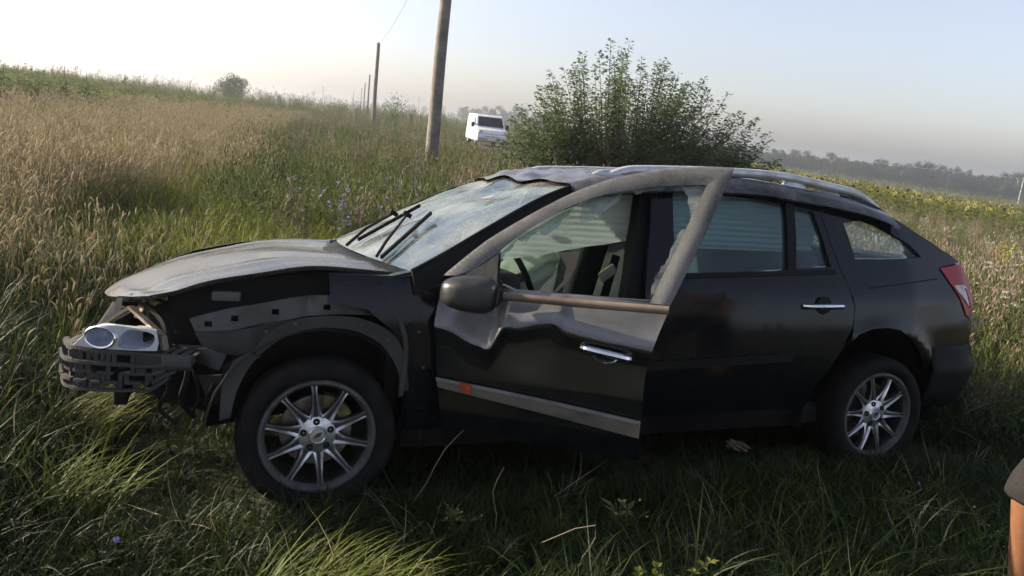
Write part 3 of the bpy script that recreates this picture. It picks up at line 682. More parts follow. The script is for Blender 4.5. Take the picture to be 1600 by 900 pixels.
# front panel, brackets, hoses
mb = MB()
for a, b, w_, t_ in [((-.80, -.50, .62), (-.66, -.60, .735), .018, .012), ((-.66, -.60, .735), (-.545, -.735, .655), .022, .012), ((-.76, -.46, .64), (-.60, -.50, .745), .014, .01), ((-.60, -.56, .76), (-.64, -.62, .70), .018, .01), ((-.545, -.735, .655), (-.535, -.745, .605), .024, .014), ((-.70, -.55, .76), (-.705, -.58, .70), .02, .008)]:
    mb.beam(a, b, w_, t_)
mb.build('front_bracket', M['copper'], car)
mb = MB(); mb.tube(crom([(-.66, -.56, .77), (-.60, -.62, .74), (-.55, -.68, .70), (-.53, -.72, .65), (-.52, -.73, .60)], 4), .012, 6); mb.tube(crom([(-.63, -.50, .77), (-.55, -.58, .75), (-.52, -.66, .71), (-.50, -.70, .66)], 4), .007, 6); mb.tube(crom([(-.50, -.72, .62), (-.46, -.75, .53), (-.48, -.74, .42), (-.43, -.72, .35)], 4), .010, 6); mb.build('wiring_loom', M['black'], car)
rbox('radiator', (-.70, 0, .52), (.05, .95, .38), M['void'], car, .01)
rbox('bumper_beam', (-.80, 0, .52), (.07, 1.10, .10), M['black'], car, .02)
panel('splash_shield', [(-.60, .46), (-.45, .57), (-.34, .55), (-.33, .34), (-.42, .36), (-.55, .40)], M['black'], s=-1, off=.12, thick=.02, cell=.06, warp=lambda x, z: .03 * math.sin(20 * x + 11 * z))
# wipers
def wiper(p):
    mb = MB(); mb.tube(p['arm'], [.0075] * (len(p['arm']) - 1) + [.005], 6); o = mb.build('wiper', M['black'], car)
    b = MB(); b.beam(p['b0'], p['b1'], .009, .015); b.build('blade', M['black'], o)
    k = MB(); k.box(p['arm'][-1], (.04, .022, .02), Matrix.Rotation(.5, 3, 'Y')); k.build('clip', M['black'], o)
def gpt(u, t, lift):
    r = ws[int(round(u * (len(ws) - 1)))]; p = Vector(r[int(round((t + 1) / 2 * 36))]); return tuple(p + Vector((-.45, 0, .89)) * lift)
wiper(dict(arm=[gpt(0, -.68, .02), gpt(.12, -.58, .035), gpt(.30, -.29, .045)], b0=gpt(.02, -.74, .022), b1=gpt(.40, -.39, .03)))
wiper(dict(arm=[gpt(0, -.16, .02), gpt(.17, 0, .035), gpt(.33, .05, .04)], b0=gpt(.06, -.14, .022), b1=gpt(.44, -.02, .03)))
# ---- open driver's door
PHI = R(33); HX, HY = .42, -.85
d_out = crom([(.454, .53), (.47, .40), (.477, .345)], 3)[:-1] + [(.477, .336), (.859, .312), (1.243, .305), (1.240, .40)] + crom([(1.237, .509), (1.236, .629), (1.257, .75), (1.291, .857), (1.301, .897)], 3)[:-1] + [(1.301, .897), (1.395, 1.15), (1.488, 1.416)] + crom([(1.48, 1.418), (1.36, 1.412), (1.229, 1.394), (1.038, 1.345), (.897, 1.281), (.761, 1.196), (.583, 1.066), (.434, .918)], 4) + [(.425, .801)]
d_win = [(.717, .890), (1.222, .900), (1.310, 1.125), (1.392, 1.344)] + crom([(1.385, 1.346), (1.236, 1.329), (1.046, 1.288), (.905, 1.233), (.748, 1.130), (.640, 1.035)], 4) + [(.655, .90)]
def seg_d(x, z, a, b):
    ax, az = a; bx, bz = b; L2 = (bx - ax) ** 2 + (bz - az) ** 2; t = max(0, min(1, ((x - ax) * (bx - ax) + (z - az) * (bz - az)) / L2))
    return math.hypot(x - ax - t * (bx - ax), z - az - t * (bz - az))
FOLD = [(.42, .735), (.50, .742), (.56, .712), (.60, .690), (.651, .664), (.668, .690), (.704, .768), (.76, .772), (.82, .792), (.88, .803), (.905, .790), (.921, .780), (.96, .776), (1.018, .766), (1.10, .752), (1.26, .735)]
def dent(x, z):
    if z > .93: return 0
    zb = lerpt(x, FOLD); d = z - zb
    k = min(1, max(0, (z - .50) / .12)) * min(1, max(0, (.93 - z) / .035))
    y = .42 * .010 * math.log1p(math.exp(min(40, d / .010)))
    y -= .018 * math.exp(-(d / .05) ** 2 if d < 0 else -(d / .10) ** 2)
    y += .022 * max(0, 1 - seg_d(x, z, (.47, .80), (.58, .745)) / .07)          # knock in the folded corner
    y -= .020 * max(0, 1 - seg_d(x, z, (.655, .67), (.70, .765)) / .035)        # sharp ridge
    y += .004 * math.sin(14 * x + 3) * math.sin(11 * z)
    y -= .010 * math.exp(-((x - .91) / .018) ** 2 - ((z - .83) / .05) ** 2)
    return y * k
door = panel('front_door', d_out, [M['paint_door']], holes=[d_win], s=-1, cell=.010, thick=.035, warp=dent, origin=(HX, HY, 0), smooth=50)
door.location = (HX, HY, 0); door.rotation_euler = (0, 0, -PHI)
OR = (HX, HY, 0)
def dpanel(name, outline, m, off=0, thick=.006, cell=.06, smooth=35, warp=None, holes=(), parent=None):
    return panel(name, outline, m, parent or door, holes=holes, s=-1, off=off, thick=thick, cell=cell, origin=OR, smooth=smooth, warp=warp)
def dp(x, z, o=0): return (x - HX, -wsurf(x, z) - o - HY, z)
# dusty upper frame, one proud strip all round the window
fr_out = [(.440, .922), (.583, 1.064), (.761, 1.194), (.897, 1.279), (1.038, 1.343), (1.229, 1.392), (1.36, 1.410), (1.484, 1.414), (1.392, 1.15), (1.300, .900), (1.226, .900), (1.310, 1.125), (1.390, 1.342)] + crom([(1.385, 1.344), (1.236, 1.327), (1.046, 1.286), (.905, 1.231), (.748, 1.128), (.640, 1.030), (.56, .955)], 4) + [(.50, .93)]
FO = fr_out[:10]
def frame_round(x, z):
    d = min(seg_d(x, z, a, b) for a, b in zip(FO[:-1], FO[1:])); return -.008 * max(0, 1 - ((d - .030) / .034) ** 2)
dpanel('window_frame', fr_out, M['paint_frame'], off=-.007, thick=.012, cell=.014, warp=frame_round, smooth=60)
dpanel('mirror_sail', [(.47, .905), (.655, .905), (.642, 1.02), (.56, .955)], M['liner'], off=-.012, thick=.01)
inner = dpanel('door_lining', [(.52, .40), (1.20, .36), (1.20, .88), (.60, .88), (.52, .70)], M['seat'], off=.06, thick=.03, cell=.1)
# broken glass left in the frame
def jag(pts, a=.006, n=4, seed=1):
    r = random.Random(seed); out = []
    for p, q in zip(pts[:-1], pts[1:]):
        for k in range(n):
            t = k / n; out.append((p[0] + (q[0] - p[0]) * t + r.uniform(-a, a) * (k > 0), p[1] + (q[1] - p[1]) * t + r.uniform(-a, a) * (k > 0)))
    out.append(pts[-1]); return out
shards = [
    [(1.29, 1.337), (1.388, 1.343)] + jag([(1.388, 1.343), (1.360, 1.22), (1.343, 1.19), (1.334, 1.25), (1.318, 1.30), (1.29, 1.337)], .004, 4, 5)[1:-1],
    [(.93, 1.236), (1.085, 1.300)] + jag([(1.085, 1.300), (1.055, 1.245), (.99, 1.192), (.955, 1.165), (.925, 1.175), (.93, 1.236)], .004, 4, 2)[1:-1],
    [(.70, 1.085), (.905, 1.226)] + jag([(.905, 1.226), (.86, 1.16), (.80, 1.10), (.775, 1.118), (.735, 1.072), (.70, 1.085)], .006, 4, 3)[1:-1],
    [(.642, 1.02), (.70, 1.082)] + jag([(.70, 1.082), (.682, 1.04), (.66, 1.02), (.654, .995), (.642, 1.02)], .004, 4, 4)[1:-1],
    [(1.222, .905), (1.308, 1.122), (1.330, 1.18)] + jag([(1.330, 1.18), (1.300, 1.15), (1.268, 1.05), (1.232, .99), (1.222, .905)], .005, 5, 6)[1:-1],
    [(1.10, 1.305), (1.235, 1.330)] + jag([(1.235, 1.330), (1.20, 1.308), (1.16, 1.300), (1.13, 1.285), (1.10, 1.305)], .003, 4, 8)[1:-1],
]
for sh in shards: dpanel('glass_shard', sh, M['glass_shard'], off=.012, thick=.004, cell=.2)
# muddy waist rail lying loose along the sill
rl = MB(); rl.tube([dp(.690, .872, .022), (1.0 - HX, -wsurf(1.0, .875) - .026 - HY, .876), dp(1.296, .884, .03)], .0155, 10); o = rl.build('waist_rail', M['rail_brown'], door)
o2 = MB(); o2.tube([dp(.70, .883, .028), dp(1.28, .890, .036)], .005, 6); o2.build('rail_rib', M['rail_brown'], o)
e = MB(); e.lathe([(.001, 0), (.013, 0)], 12, (0, 0, 0)); 
# mirror: shell, folded back, with dark glass side
def mirror():
    c = Vector(dp(.575, .878, .085)); bm = bmesh.new(); bmesh.ops.create_uvsphere(bm, u_segments=28, v_segments=18, radius=1)
    for v in bm.verts:
        x, y, z = v.co; ex = .70
        x = math.copysign(abs(x) ** ex, x); z = math.copysign(abs(z) ** ex, z)
        t = (x + 1) / 2
        zz = z * (.052 + .020 * t); yy = y * (.075 if y < 0 else .055); xx = x * .108
        v.co = (xx, yy, zz - .012 * (1 - t) + (.010 if z > 0 else 0))
    me = bpy.data.meshes.new('mirror'); bm.to_mesh(me); bm.free(); m = obj('mirror', me, M['black2'], door, 60); m.location = c; m.rotation_euler = (R(4), R(5), R(10))
    g = MB(); g.grid([[(.103, y, z) for y in np.linspace(-.055, .045, 6)] for z in np.linspace(-.045, .055, 6)]); g.build('mirror_glass', M['chrome'], m, fix=False)
    st = MB(); st.tube([(-.02, .05, -.03), (-.03, .10, -.035)], [.03, .036], 10); st.build('mirror_foot', M['black'], m)
M['black2'] = mat('mirror_shell', (.012, .012, .013), (.042, .039, .035), .3, .65, scale=7)
mirror()
# handle, cup, mouldings
h = MB(); h.tube(crom([dp(.998, .715, .0), dp(1.012, .716, .030), dp(1.06, .711, .040), dp(1.12, .704, .040), dp(1.165, .697, .030), dp(1.178, .694, .004)], 3), [.009] + [.0135] * 14 + [.009], 8); h.build('handle', M['chrome'], door)
cp = MB(); cp.lathe([(.001, 0), (.040, 0), (.046, -.005), (.049, 0)], 24, (1.088 - HX, -wsurf(1.09, .70) - .004 - HY + .012, .712)); cp.build('handle_cup', M['void'], door)
lk = MB(); lk.tube([dp(1.182, .694, 0), dp(1.184, .693, .018)], .012, 10); lk.build('lock_barrel', M['black'], door)
arc = MB(); arc.tube([dp(1.088 + .05 * math.cos(a), .700 + .034 * math.sin(a), .004) for a in np.linspace(math.pi + .3, 2 * math.pi - .3, 10)], .003, 5); arc.build('cup_edge', M['chrome'], door)
mo = dpanel('side_moulding', crom([(.454, .532), (.85, .502), (1.236, .464)], 4) + crom([(1.236, .402), (.85, .452), (.462, .498)], 4), M['moulding'], off=-.018, thick=.02, cell=.05)
dpanel('moulding_edge', crom([(.454, .536), (.85, .506), (1.236, .468)], 4) + crom([(1.236, .456), (.85, .494), (.456, .524)], 4), M['edge_strip'], off=-.022, thick=.01, cell=.05, parent=door)
dpanel('side_marker', [(.552, .530), (.592, .527), (.596, .488), (.556, .492)], M['orange'], off=-.027, thick=.012, cell=.03)
# ---- inside of the car
rbox('dashboard', (.62, 0, .80), (.46, 1.36, .24), M['seat'], car, .06)
for y in (-.36, .36):
    stt = rbox('front_seat', (1.28, y, .48), (.52, .50, .20), M['seat'], car, .06)
    b = rbox('seat_back', (.27, 0, .34), (.16, .48, .58), M['seat'], stt, .06, (0, R(14), 0))
    rbox('headrest', (.36, 0, .68), (.10, .26, .17), M['seat'], stt, .04, (0, R(12), 0))
bench = rbox('rear_bench', (2.05, 0, .50), (.50, 1.25, .20), M['seat'], car, .06)
rbox('seat_back', (.30, 0, .32), (.14, 1.25, .52), M['seat'], bench, .05, (0, R(18), 0))
sw = MB(); sw.tube([(0, .185 * math.cos(a), .185 * math.sin(a)) for a in np.linspace(0, 2 * math.pi, 28)], .015, 8, False)
for a in (.2, math.pi - .2, -math.pi / 2): sw.beam((0, 0, 0), (0, .18 * math.cos(a), .18 * math.sin(a)), .04, .02, (1, 0, 0))
swo = sw.build('steering_wheel', M['black'], car); swo.location = (.93, -.36, .86); swo.rotation_euler = (0, R(-25), 0)
# collapsed driver airbag
bm = bmesh.new(); bmesh.ops.create_icosphere(bm, subdivisions=4, radius=1)
for v in bm.verts:
    x, y, z = v.co; n = .08 * math.sin(7 * y + 3 * z) + .06 * math.sin(11 * z - 5 * x)
    v.co = (x * .095 * (1 + n) + .05 * z, y * .16 * (1 + n), z * .115 * (1 + .4 * n) - .06 * max(0, -z) + .02 * math.cos(5 * y))
me = bpy.data.meshes.new('driver_airbag'); bm.to_mesh(me); bm.free(); ab = obj('driver_airbag', me, M['airbag_green'], car, 70); ab.location = (1.005, -.33, .945); ab.rotation_euler = (0, R(8), R(15))
# curtain airbag hanging inside the near windows, pleated
def curtain(s):
    top = lambda x: lerpt(x, [(.75, 1.14), (.9, 1.225), (1.1, 1.30), (1.5, 1.345), (2.3, 1.335), (2.48, 1.30)])
    bot = lambda x: lerpt(x, [(.75, .95), (1.0, .995), (1.15, 1.03), (1.47, 1.088), (1.62, 1.05), (1.79, 1.058), (2.28, 1.066), (2.48, 1.075)])
    rows = []
    for v in np.linspace(0, 1, 70):
        row = []
        for x in np.linspace(.75, 2.48, 50):
            z = top(x) * (1 - v) + bot(x) * v
            row.append((x, s * (.520 + .03 * math.sin(v * 2.6) + .008 * math.sin((1.36 - z) * 2 * math.pi / .027 + .8 * math.sin(3 * x)) + .012 * math.sin(6 * x)), z))
        rows.append(row)
    mb = MB(); mb.grid(rows); o = mb.build('curtain_airbag', M['airbag'], car, 80, fix=False)
    t = MB(); P = [(1.035, 1.012), (1.135, 1.02), (1.12, .95), (1.085, .88), (1.015, .81), (1.07, .89), (1.075, .95)]
    tm = panel_mesh('tether', P, s=s, cell=.05, thick=.004, surf=lambda x, z: .60 + .01 * math.sin(30 * x)); obj('tether', tm, M['airbag_tan'], o)
curtain(-1)
for s in (1,): pass
# seat belt and pale trim tag seen by the pillar
sb = MB(); sb.beam((1.40, -.46, 1.00), (1.30, -.46, .55), .045, .004, (0, 1, 0)); sb.build('seat_belt', M['void'], car)
rbox('trim_pocket', (1.33, -.52, .92), (.09, .01, .05), M['tan'], car, .004, (0, R(-35), 0))

# ================================================================== THE WHITE VAN
def van():
    px, py = -2.75, 51.0
    e = empty('delivery_van', (px, py, float(Hh(px, py)) + .02), R(-90 - 3 + 16))   # +x local is forward
    e.rotation_euler = (0, 0, R(-90 + 13))
    tag(e, 'small white panel van facing the camera on the far track', 'van')
    white = mat('van_white', (.72, .73, .74), rough=.3, coat=.4); dark = mat('van_glass', (.015, .018, .022), rough=.08); pl = mat('van_bumper', (.30, .31, .33), rough=.5)
    pr = [(2.40, .42), (2.42, .62), (2.36, .86), (2.22, 1.02), (1.55, 1.16), (.98, 1.80), (.70, 1.93), (-2.30, 1.95), (-2.40, 1.80), (-2.42, .60), (-2.38, .32), (2.30, .30)]
    bm = bmesh.new(); hw = .95
    secs = []
    for y, sc in ((-hw, 0), (hw, 0)):
        secs.append([bm.verts.new((x, y * (1 - .11 * max(0, z - 1.0)), z)) for x, z in pr])
    n = len(pr)
    for i in range(n): bm.faces.new((secs[0][i], secs[0][(i + 1) % n], secs[1][(i + 1) % n], secs[1][i]))
    bm.faces.new(secs[0][::-1]); bm.faces.new(secs[1])
    bmesh.ops.recalc_face_normals(bm, faces=bm.faces[:]); bmesh.ops.bevel(bm, geom=bm.edges[:], offset=.07, segments=3, affect='EDGES', profile=.6)
    me = bpy.data.meshes.new('body'); bm.to_mesh(me); bm.free(); b = obj('body', me, white, e, 40)
    def quad(name, P, m, off, parent=e):
        mb = MB(); P = [Vector(p) for p in P]; nn = (P[1] - P[0]).cross(P[3] - P[0]).normalized()
        if nn.dot(Vector(off)) < 0: nn = -nn
        Q = [p + nn * .02 for p in P]; S = [p - nn * .02 for p in P]
        mb.add(Q + S, [(0, 1, 2, 3), (7, 6, 5, 4), (0, 4, 5, 1), (1, 5, 6, 2), (2, 6, 7, 3), (3, 7, 4, 0)]); return mb.build(name, m, parent, 20)
    quad('windscreen', [(1.52, -.80, 1.22), (1.52, .80, 1.22), (1.02, .74, 1.78), (1.02, -.74, 1.78)], dark, (1, 0, 1))
    for s in (-1, 1):
        quad('side_window', [(1.36, s * .93, 1.22), (.55, s * .93, 1.20), (.55, s * .865, 1.72), (.98, s * .865, 1.72)], dark, (0, s, 0))
        m = rbox('wing_mirror', (1.28, s * 1.10, 1.26), (.14, .20, .30), mat('mirror_black', (.02, .02, .02)), e, .04)
        h = rbox('headlamp', (2.27, s * .74, .84), (.22, .30, .22), M['lampwhite'], e, .05, (0, R(-25), s * R(-18)))
        a = rbox('fog_lamp', (2.42, s * .70, .46), (.04, .14, .10), dark, e, .015)
        d = quad('door_handle', [(.60, s * .955, 1.02), (.42, s * .955, 1.02), (.42, s * .955, 1.06), (.60, s * .955, 1.06)], dark, (0, s, 0))
    quad('grille', [(2.40, -.52, .60), (2.40, .52, .60), (2.36, .60, .78), (2.36, -.60, .78)], dark, (1, 0, 0))
    bd = MB(); bd.lathe([(.001, 0), (.09, 0), (.09, .03), (.001, .03)], 20); bo = bd.build('badge', M['chrome'], e); bo.location = (2.43, 0, .80); bo.rotation_euler = (0, 0, R(90))
    rbox('bumper', (2.40, 0, .42), (.16, 1.80, .24), pl, e, .05)
    quad('number_plate', [(2.50, -.26, .40), (2.50, .26, .40), (2.50, .26, .50), (2.50, -.26, .50)], mat('plate_white', (.65, .66, .66)), (1, 0, 0))
    ar = MB(); ar.tube([(.70, .30, 1.95), (.60, .30, 2.35)], .008, 5); ar.build('aerial', M['black'], e)
    for x in (1.45, -1.55):
        for s in (-1, 1):
            wv = empty('wheel', (x, s * .83, .33), parent=e)
            t = MB(); t.lathe([(.20, -.10), (.32, -.10), (.335, -.06), (.335, .06), (.32, .10), (.20, .10)], 28); t.build('tyre', M['rubber'], wv, 30)
            t = MB(); t.lathe([(.001, s * .07), (.10, s * .09), (.20, s * .095)], 24); t.build('wheel_trim', M['silver'], wv, 30)
van()

# ================================================================== POLES AND WIRES
def pole(x, y, h, r, label, lean=(0, 0), arm=False, group='old line poles'):
    z = float(Hh(x, y)); e = empty('utility_pole', (x, y, z)); tag(e, label, 'pole', group)
    mb = MB(); k = 12; mb.tube([(lean[0] * t * h + .01 * math.sin(9 * t), lean[1] * t * h, -.4 + (h + .4) * t) for t in np.linspace(0, 1, k)], [r * (1 - .28 * t) for t in np.linspace(0, 1, k)], 12); mb.build('shaft', M['pole'], e, 50)
    if arm:
        a = MB(); a.box((lean[0] * h, lean[1] * h, h - .5), (1.7, .12, .12), Matrix.Rotation(.3, 3, 'Z')); a.build('crossarm', M['pole'], e)
        for q in (-.75, 0, .75):
            i = MB(); i.tube([(q * .95, q * .3, h - .44), (q * .95, q * .3, h - .28)], .05, 6); i.build('insulator', M['white'], e)
    else:
        c = MB(); c.tube([(lean[0] * h, lean[1] * h, h - .02), (lean[0] * h, lean[1] * h, h + .03)], r * .74, 12); c.build('top_cap', M['twig'], e)
    return (x + lean[0] * h, y + lean[1] * h, z + h)
t1 = pole(-2.30, 19.0, 6.4, .165, 'thick leaning wooden pole nearest the camera behind the car roof', (.012, 0))
t2 = pole(-11.9, 60.5, 6.3, .17, 'second wooden pole of the row, bare topped against the sky')
pole(-25.8, 126, 6.4, .16, 'third wooden pole of the receding row')
pole(-38.4, 183, 6.6, .16, 'fourth, smaller pole of the receding row')
pole(-58.5, 274, 7.6, .17, 'thin distant pole just left of the receding row')
pole(-86, 385, 8.5, .18, 'tiny farthest pole at the left end of the row')
pole(-100.7, 385, 9.0, .16, 'distant pole with crossarm standing on the skyline of the crop field', arm=True, group='far crossarm poles')
pole(-184, 593, 9.5, .18, 'faint farthest crossarm pole right of the lone tree', arm=True, group='far crossarm poles')
pole(-62, 440, 10.5, .17, 'far crossarm pole behind the small shrubs near the row', arm=True, group='far crossarm poles')
M['pole_pale'] = mat('concrete_pole', (.42, .41, .38), (.34, .33, .31), .85, scale=2)
def cpole(x, y, h, label):
    z = float(Hh(x, y)); e = empty('utility_pole', (x, y, z)); tag(e, label, 'pole', 'pale poles before the wood')
    mb = MB(); mb.tube([(0, 0, -.4), (0, 0, h)], [.19, .13], 10); mb.build('shaft', M['pole_pale'], e, 50)
    a = MB(); a.box((0, 0, h - .4), (1.4, .12, .12)); a.build('crossarm', M['pole_pale'], e)
    return (x, y, z + h)
c1 = cpole(111, 341, 8.2, 'pale concrete pole before the wood, right of the big shrub')
c2 = cpole(132, 212, 7.2, 'pale concrete pole at the right edge of the sunflower field')
def wire(a, b, sag, r, label, group=None):
    a, b = Vector(a), Vector(b); mb = MB()
    mb.tube([a.lerp(b, t) - Vector((0, 0, 4 * sag * t * (1 - t))) for t in np.linspace(0, 1, 24)], r, 5); o = mb.build('overhead_wire', M['silver']); tag(o, label, 'wire', group)
wire((t1[0], t1[1], t1[2] - .05), (t2[0], t2[1], t2[2] - .05), .5, .012, 'single thin wire sagging between the two nearest wooden poles')
wire((c1[0], c1[1], c1[2] - .3), (c2[0], c2[1], c2[2] - .3), .8, .015, 'faint pale wire strung before the wood')

# ================================================================== PLANTS: building blocks
class PM(MB):
    def blade(s, base, h, az, lean, wd, droop=.3, seg=5, tw=0.0):
        bx, by, bz = base; dx, dy = math.cos(az), math.sin(az); px, py = -math.sin(az + tw), math.cos(az + tw); vs = []
        for i in range(seg):
            t = i / seg; ww = wd * (1 - t ** 1.6) * (.75 + .5 * t if t < .4 else .95); rr = lean * h * t ** 1.7; zz = h * (t - droop * t ** 3)
            c = (bx + dx * rr, by + dy * rr, bz + zz); vs += [(c[0] - px * ww, c[1] - py * ww, c[2]), (c[0] + px * ww, c[1] + py * ww, c[2])]
        vs.append((bx + dx * lean * h, by + dy * lean * h, bz + h * (1 - droop)))
        n = 2 * seg; fs = [(2 * i, 2 * i + 1, 2 * i + 3, 2 * i + 2) for i in range(seg - 1)] + [(n - 2, n - 1, n)]
        return s.add(vs, fs)
    def leaf(s, p, d, up, L, W):
        p = Vector(p); d = Vector(d).normalized(); u = Vector(up); x = d.cross(u)
        if x.length < 1e-3: x = d.cross(Vector((1, 0, 0)))
        x.normalize(); u2 = x.cross(d)
        return s.add([p, p + d * L * .5 - x * W * .5 + u2 * W * .12, p + d * L - u2 * L * .12, p + d * L * .5 + x * W * .5 + u2 * W * .12], [(0, 1, 2), (0, 2, 3)])
    def stem(s, pts, r, n=3): return s.tube(pts, r, n, False)
    def spindle(s, pts, r, n=5):
        k = len(pts); return s.tube(pts, [r * max(.12, math.sin(math.pi * (.12 + .80 * i / (k - 1)))) for i in range(k)], n, False)
rr = random.Random(11)
def U(a, b): return rr.uniform(a, b)
SRC = {}
def src(kind, mats, fn, count):
    c = bpy.data.collections.new('plant_' + kind); SRC[kind] = c
    for i in range(count):
        pm = PM(); fn(pm); me = pm.mesh(kind, False)
        for m_ in mats: me.materials.append(m_)
        o = bpy.data.objects.new('%s_source' % kind, me); c.objects.link(o)
        me.polygons.foreach_set('use_smooth', [True] * len(me.polygons))
def f_grass(n, h0, h1, rad, lean0, lean1, wd):
    def fn(pm):
        for _ in range(n):
            a = U(0, 6.28); r = rad * math.sqrt(U(0, 1)); pm.blade((r * math.cos(a), r * math.sin(a), -.02), U(h0, h1), U(0, 6.28), U(lean0, lean1), wd * U(.7, 1.3), U(.15, .55), 5, U(-.6, .6))
    return fn
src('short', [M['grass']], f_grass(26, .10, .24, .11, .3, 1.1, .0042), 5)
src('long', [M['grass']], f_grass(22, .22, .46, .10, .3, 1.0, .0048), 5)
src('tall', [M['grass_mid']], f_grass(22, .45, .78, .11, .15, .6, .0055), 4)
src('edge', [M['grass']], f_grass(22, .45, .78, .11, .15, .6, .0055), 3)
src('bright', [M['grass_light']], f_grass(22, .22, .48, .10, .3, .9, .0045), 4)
src('dry', [M['grass_dry']], f_grass(12, .18, .50, .11, .3, 1.2, .0035), 4)
def f_fox(pm):
    for _ in range(9):
        a = U(0, 6.28); r = .13 * math.sqrt(U(0, 1)); b = Vector((r * math.cos(a), r * math.sin(a), -.02)); h = U(.60, .98); az = U(0, 6.28); ln = U(.05, .30); d = Vector((math.cos(az), math.sin(az), 0))
        P = [b + d * ln * h * t ** 2 + Vector((0, 0, h * t)) for t in (0, .33, .66, .9)]
        pm.cur = 0; pm.stem(P, .0017)
        L = U(.05, .095); end = P[-1]; bend = U(.05, .8); hd = [end + d * L * bend * t * (.3 + .7 * t) + Vector((0, 0, L * (t - .55 * bend * t * t))) for t in np.linspace(0, 1, 6)]
        pm.cur = 1; pm.spindle(hd, U(.0042, .0068), 5)
        for k in range(18):
            t = U(.05, 1); i = min(int(t * 5), 4); p = hd[i].lerp(hd[i + 1], t * 5 - i); az2 = U(0, 6.28); q = Vector((math.cos(az2) * .7, math.sin(az2) * .7, .7)) * U(.010, .018); sd = Vector((-q.y, q.x, 0)).normalized() * .0011
            pm.add([p - sd, p + sd, p + q], [(0, 1, 2)])
        pm.cur = 2
        for k in range(3): pm.blade(tuple(b + d * ln * h * (.2 * k + .1) ** 2 + Vector((0, 0, h * (.2 * k + .05)))), U(.18, .34), U(0, 6.28), U(.4, 1.1), .0042, U(.2, .7), 4)
    for _ in range(8):
        pm.cur = rr.choice((0, 2, 2)); a = U(0, 6.28); pm.blade((.12 * math.cos(a), .12 * math.sin(a), -.02), U(.25, .55), U(0, 6.28), U(.3, .9), .004, U(.2, .5), 4)
src('foxtail', [M['grass_dry'], M['foxtail'], M['grass_light']], f_fox, 6)
def f_weed(green, h0, h1, leafm=0, headm=1):
    def fn(pm):
        for _ in range(4):
            a = U(0, 6.28); r = .12 * U(0, 1); b = Vector((r * math.cos(a), r * math.sin(a), -.02)); h = U(h0, h1); d = Vector((U(-.25, .25), U(-.25, .25), 0))
            P = [b + d * h * t * t + Vector((0, 0, h * t)) for t in np.linspace(0, 1, 5)]; pm.cur = 2 if not green else 0; pm.stem(P, .0026)
            for k in range(16 if green else 9):
                t = U(.1, .95); i = min(int(t * 4), 3); p = P[i].lerp(P[i + 1], t * 4 - i); az = U(0, 6.28); pm.cur = 0; pm.leaf(p, (math.cos(az), math.sin(az), U(.1, .8)), (0, 0, 1), U(.04, .10) * (1.2 - .6 * t), U(.012, .026))
            for k in range(5 if not green else 3):
                t = U(.5, .95); i = min(int(t * 4), 3); p = P[i].lerp(P[i + 1], t * 4 - i); az = U(0, 6.28); L = U(.08, .22); q = p + Vector((math.cos(az) * .5, math.sin(az) * .5, .85)) * L
                pm.cur = 2 if not green else 0; pm.stem([p, q], .0016)
                pm.cur = headm; pm.spindle([q, q + Vector((U(-.01, .01), U(-.01, .01), .018)), q + Vector((U(-.015, .015), U(-.015, .015), .045))], .010 if not green else .007, 4)
    return fn
src('weed', [M['weed'], M['seedhead'], M['twig']], f_weed(False, .45, .85), 5)
src('herb', [M['weed'], M['cropleaf'], M['twig']], f_weed(True, .30, .65), 5)
src('whiteweed', [M['weed'], M['white'], M['twig']], f_weed(False, .45, .80), 3)
def f_crop(pm):
    for _ in range(3):
        b = Vector((U(-.25, .25), U(-.25, .25), 0)); h = U(.9, 1.45); d = Vector((U(-.1, .1), U(-.1, .1), 0)); P = [b + d * h * t + Vector((0, 0, h * t)) for t in np.linspace(0, 1, 4)]; pm.cur = 0; pm.stem(P, .012)
        for k in range(14):
            t = U(.2, 1); p = b + d * h * t + Vector((0, 0, h * t)); az = U(0, 6.28); pm.leaf(p, (math.cos(az), math.sin(az), U(-.3, .6)), (0, 0, 1), U(.14, .30), U(.09, .20))
src('crop', [M['cropleaf']], f_crop, 5)
def sunflower_geo(pm, h, hd=True):
    d = Vector((U(-.06, .06), U(-.06, .06), 0)); P = [d * h * t + Vector((0, 0, h * t)) for t in np.linspace(0, 1, 5)]; pm.cur = 0; pm.stem(P, .014, 4)
    for k in range(14):
        t = U(.15, .95); p = d * h * t + Vector((0, 0, h * t)); az = U(0, 6.28); pm.leaf(p, (math.cos(az), math.sin(az), U(-.5, .3)), (0, 0, 1), U(.16, .30), U(.12, .22))
    if hd:
        c = P[-1]; az = U(0, 6.28); nrm = Vector((math.cos(az), math.sin(az), U(-.7, .1))).normalized(); x = nrm.cross(Vector((0, 0, 1))).normalized(); y = x.cross(nrm); R0 = U(.05, .085)
        pm.cur = 2; pm.add([c + nrm * .03] + [c + (x * math.cos(a) + y * math.sin(a)) * R0 for a in np.linspace(0, 6.28, 11)[:-1]], [(0, i + 1, (i + 1) % 10 + 1) for i in range(10)])
        pm.cur = 1
        for a in np.linspace(0, 6.28, 15)[:-1]:
            q = x * math.cos(a) + y * math.sin(a); pm.leaf(c + q * R0 * .9, q, nrm, U(.05, .085), .035)
src('sunflower', [M['sunleaf'], M['sunyellow'], M['sunbrown']], lambda pm: sunflower_geo(pm, U(1.15, 1.5), U(0, 1) < .5), 8)
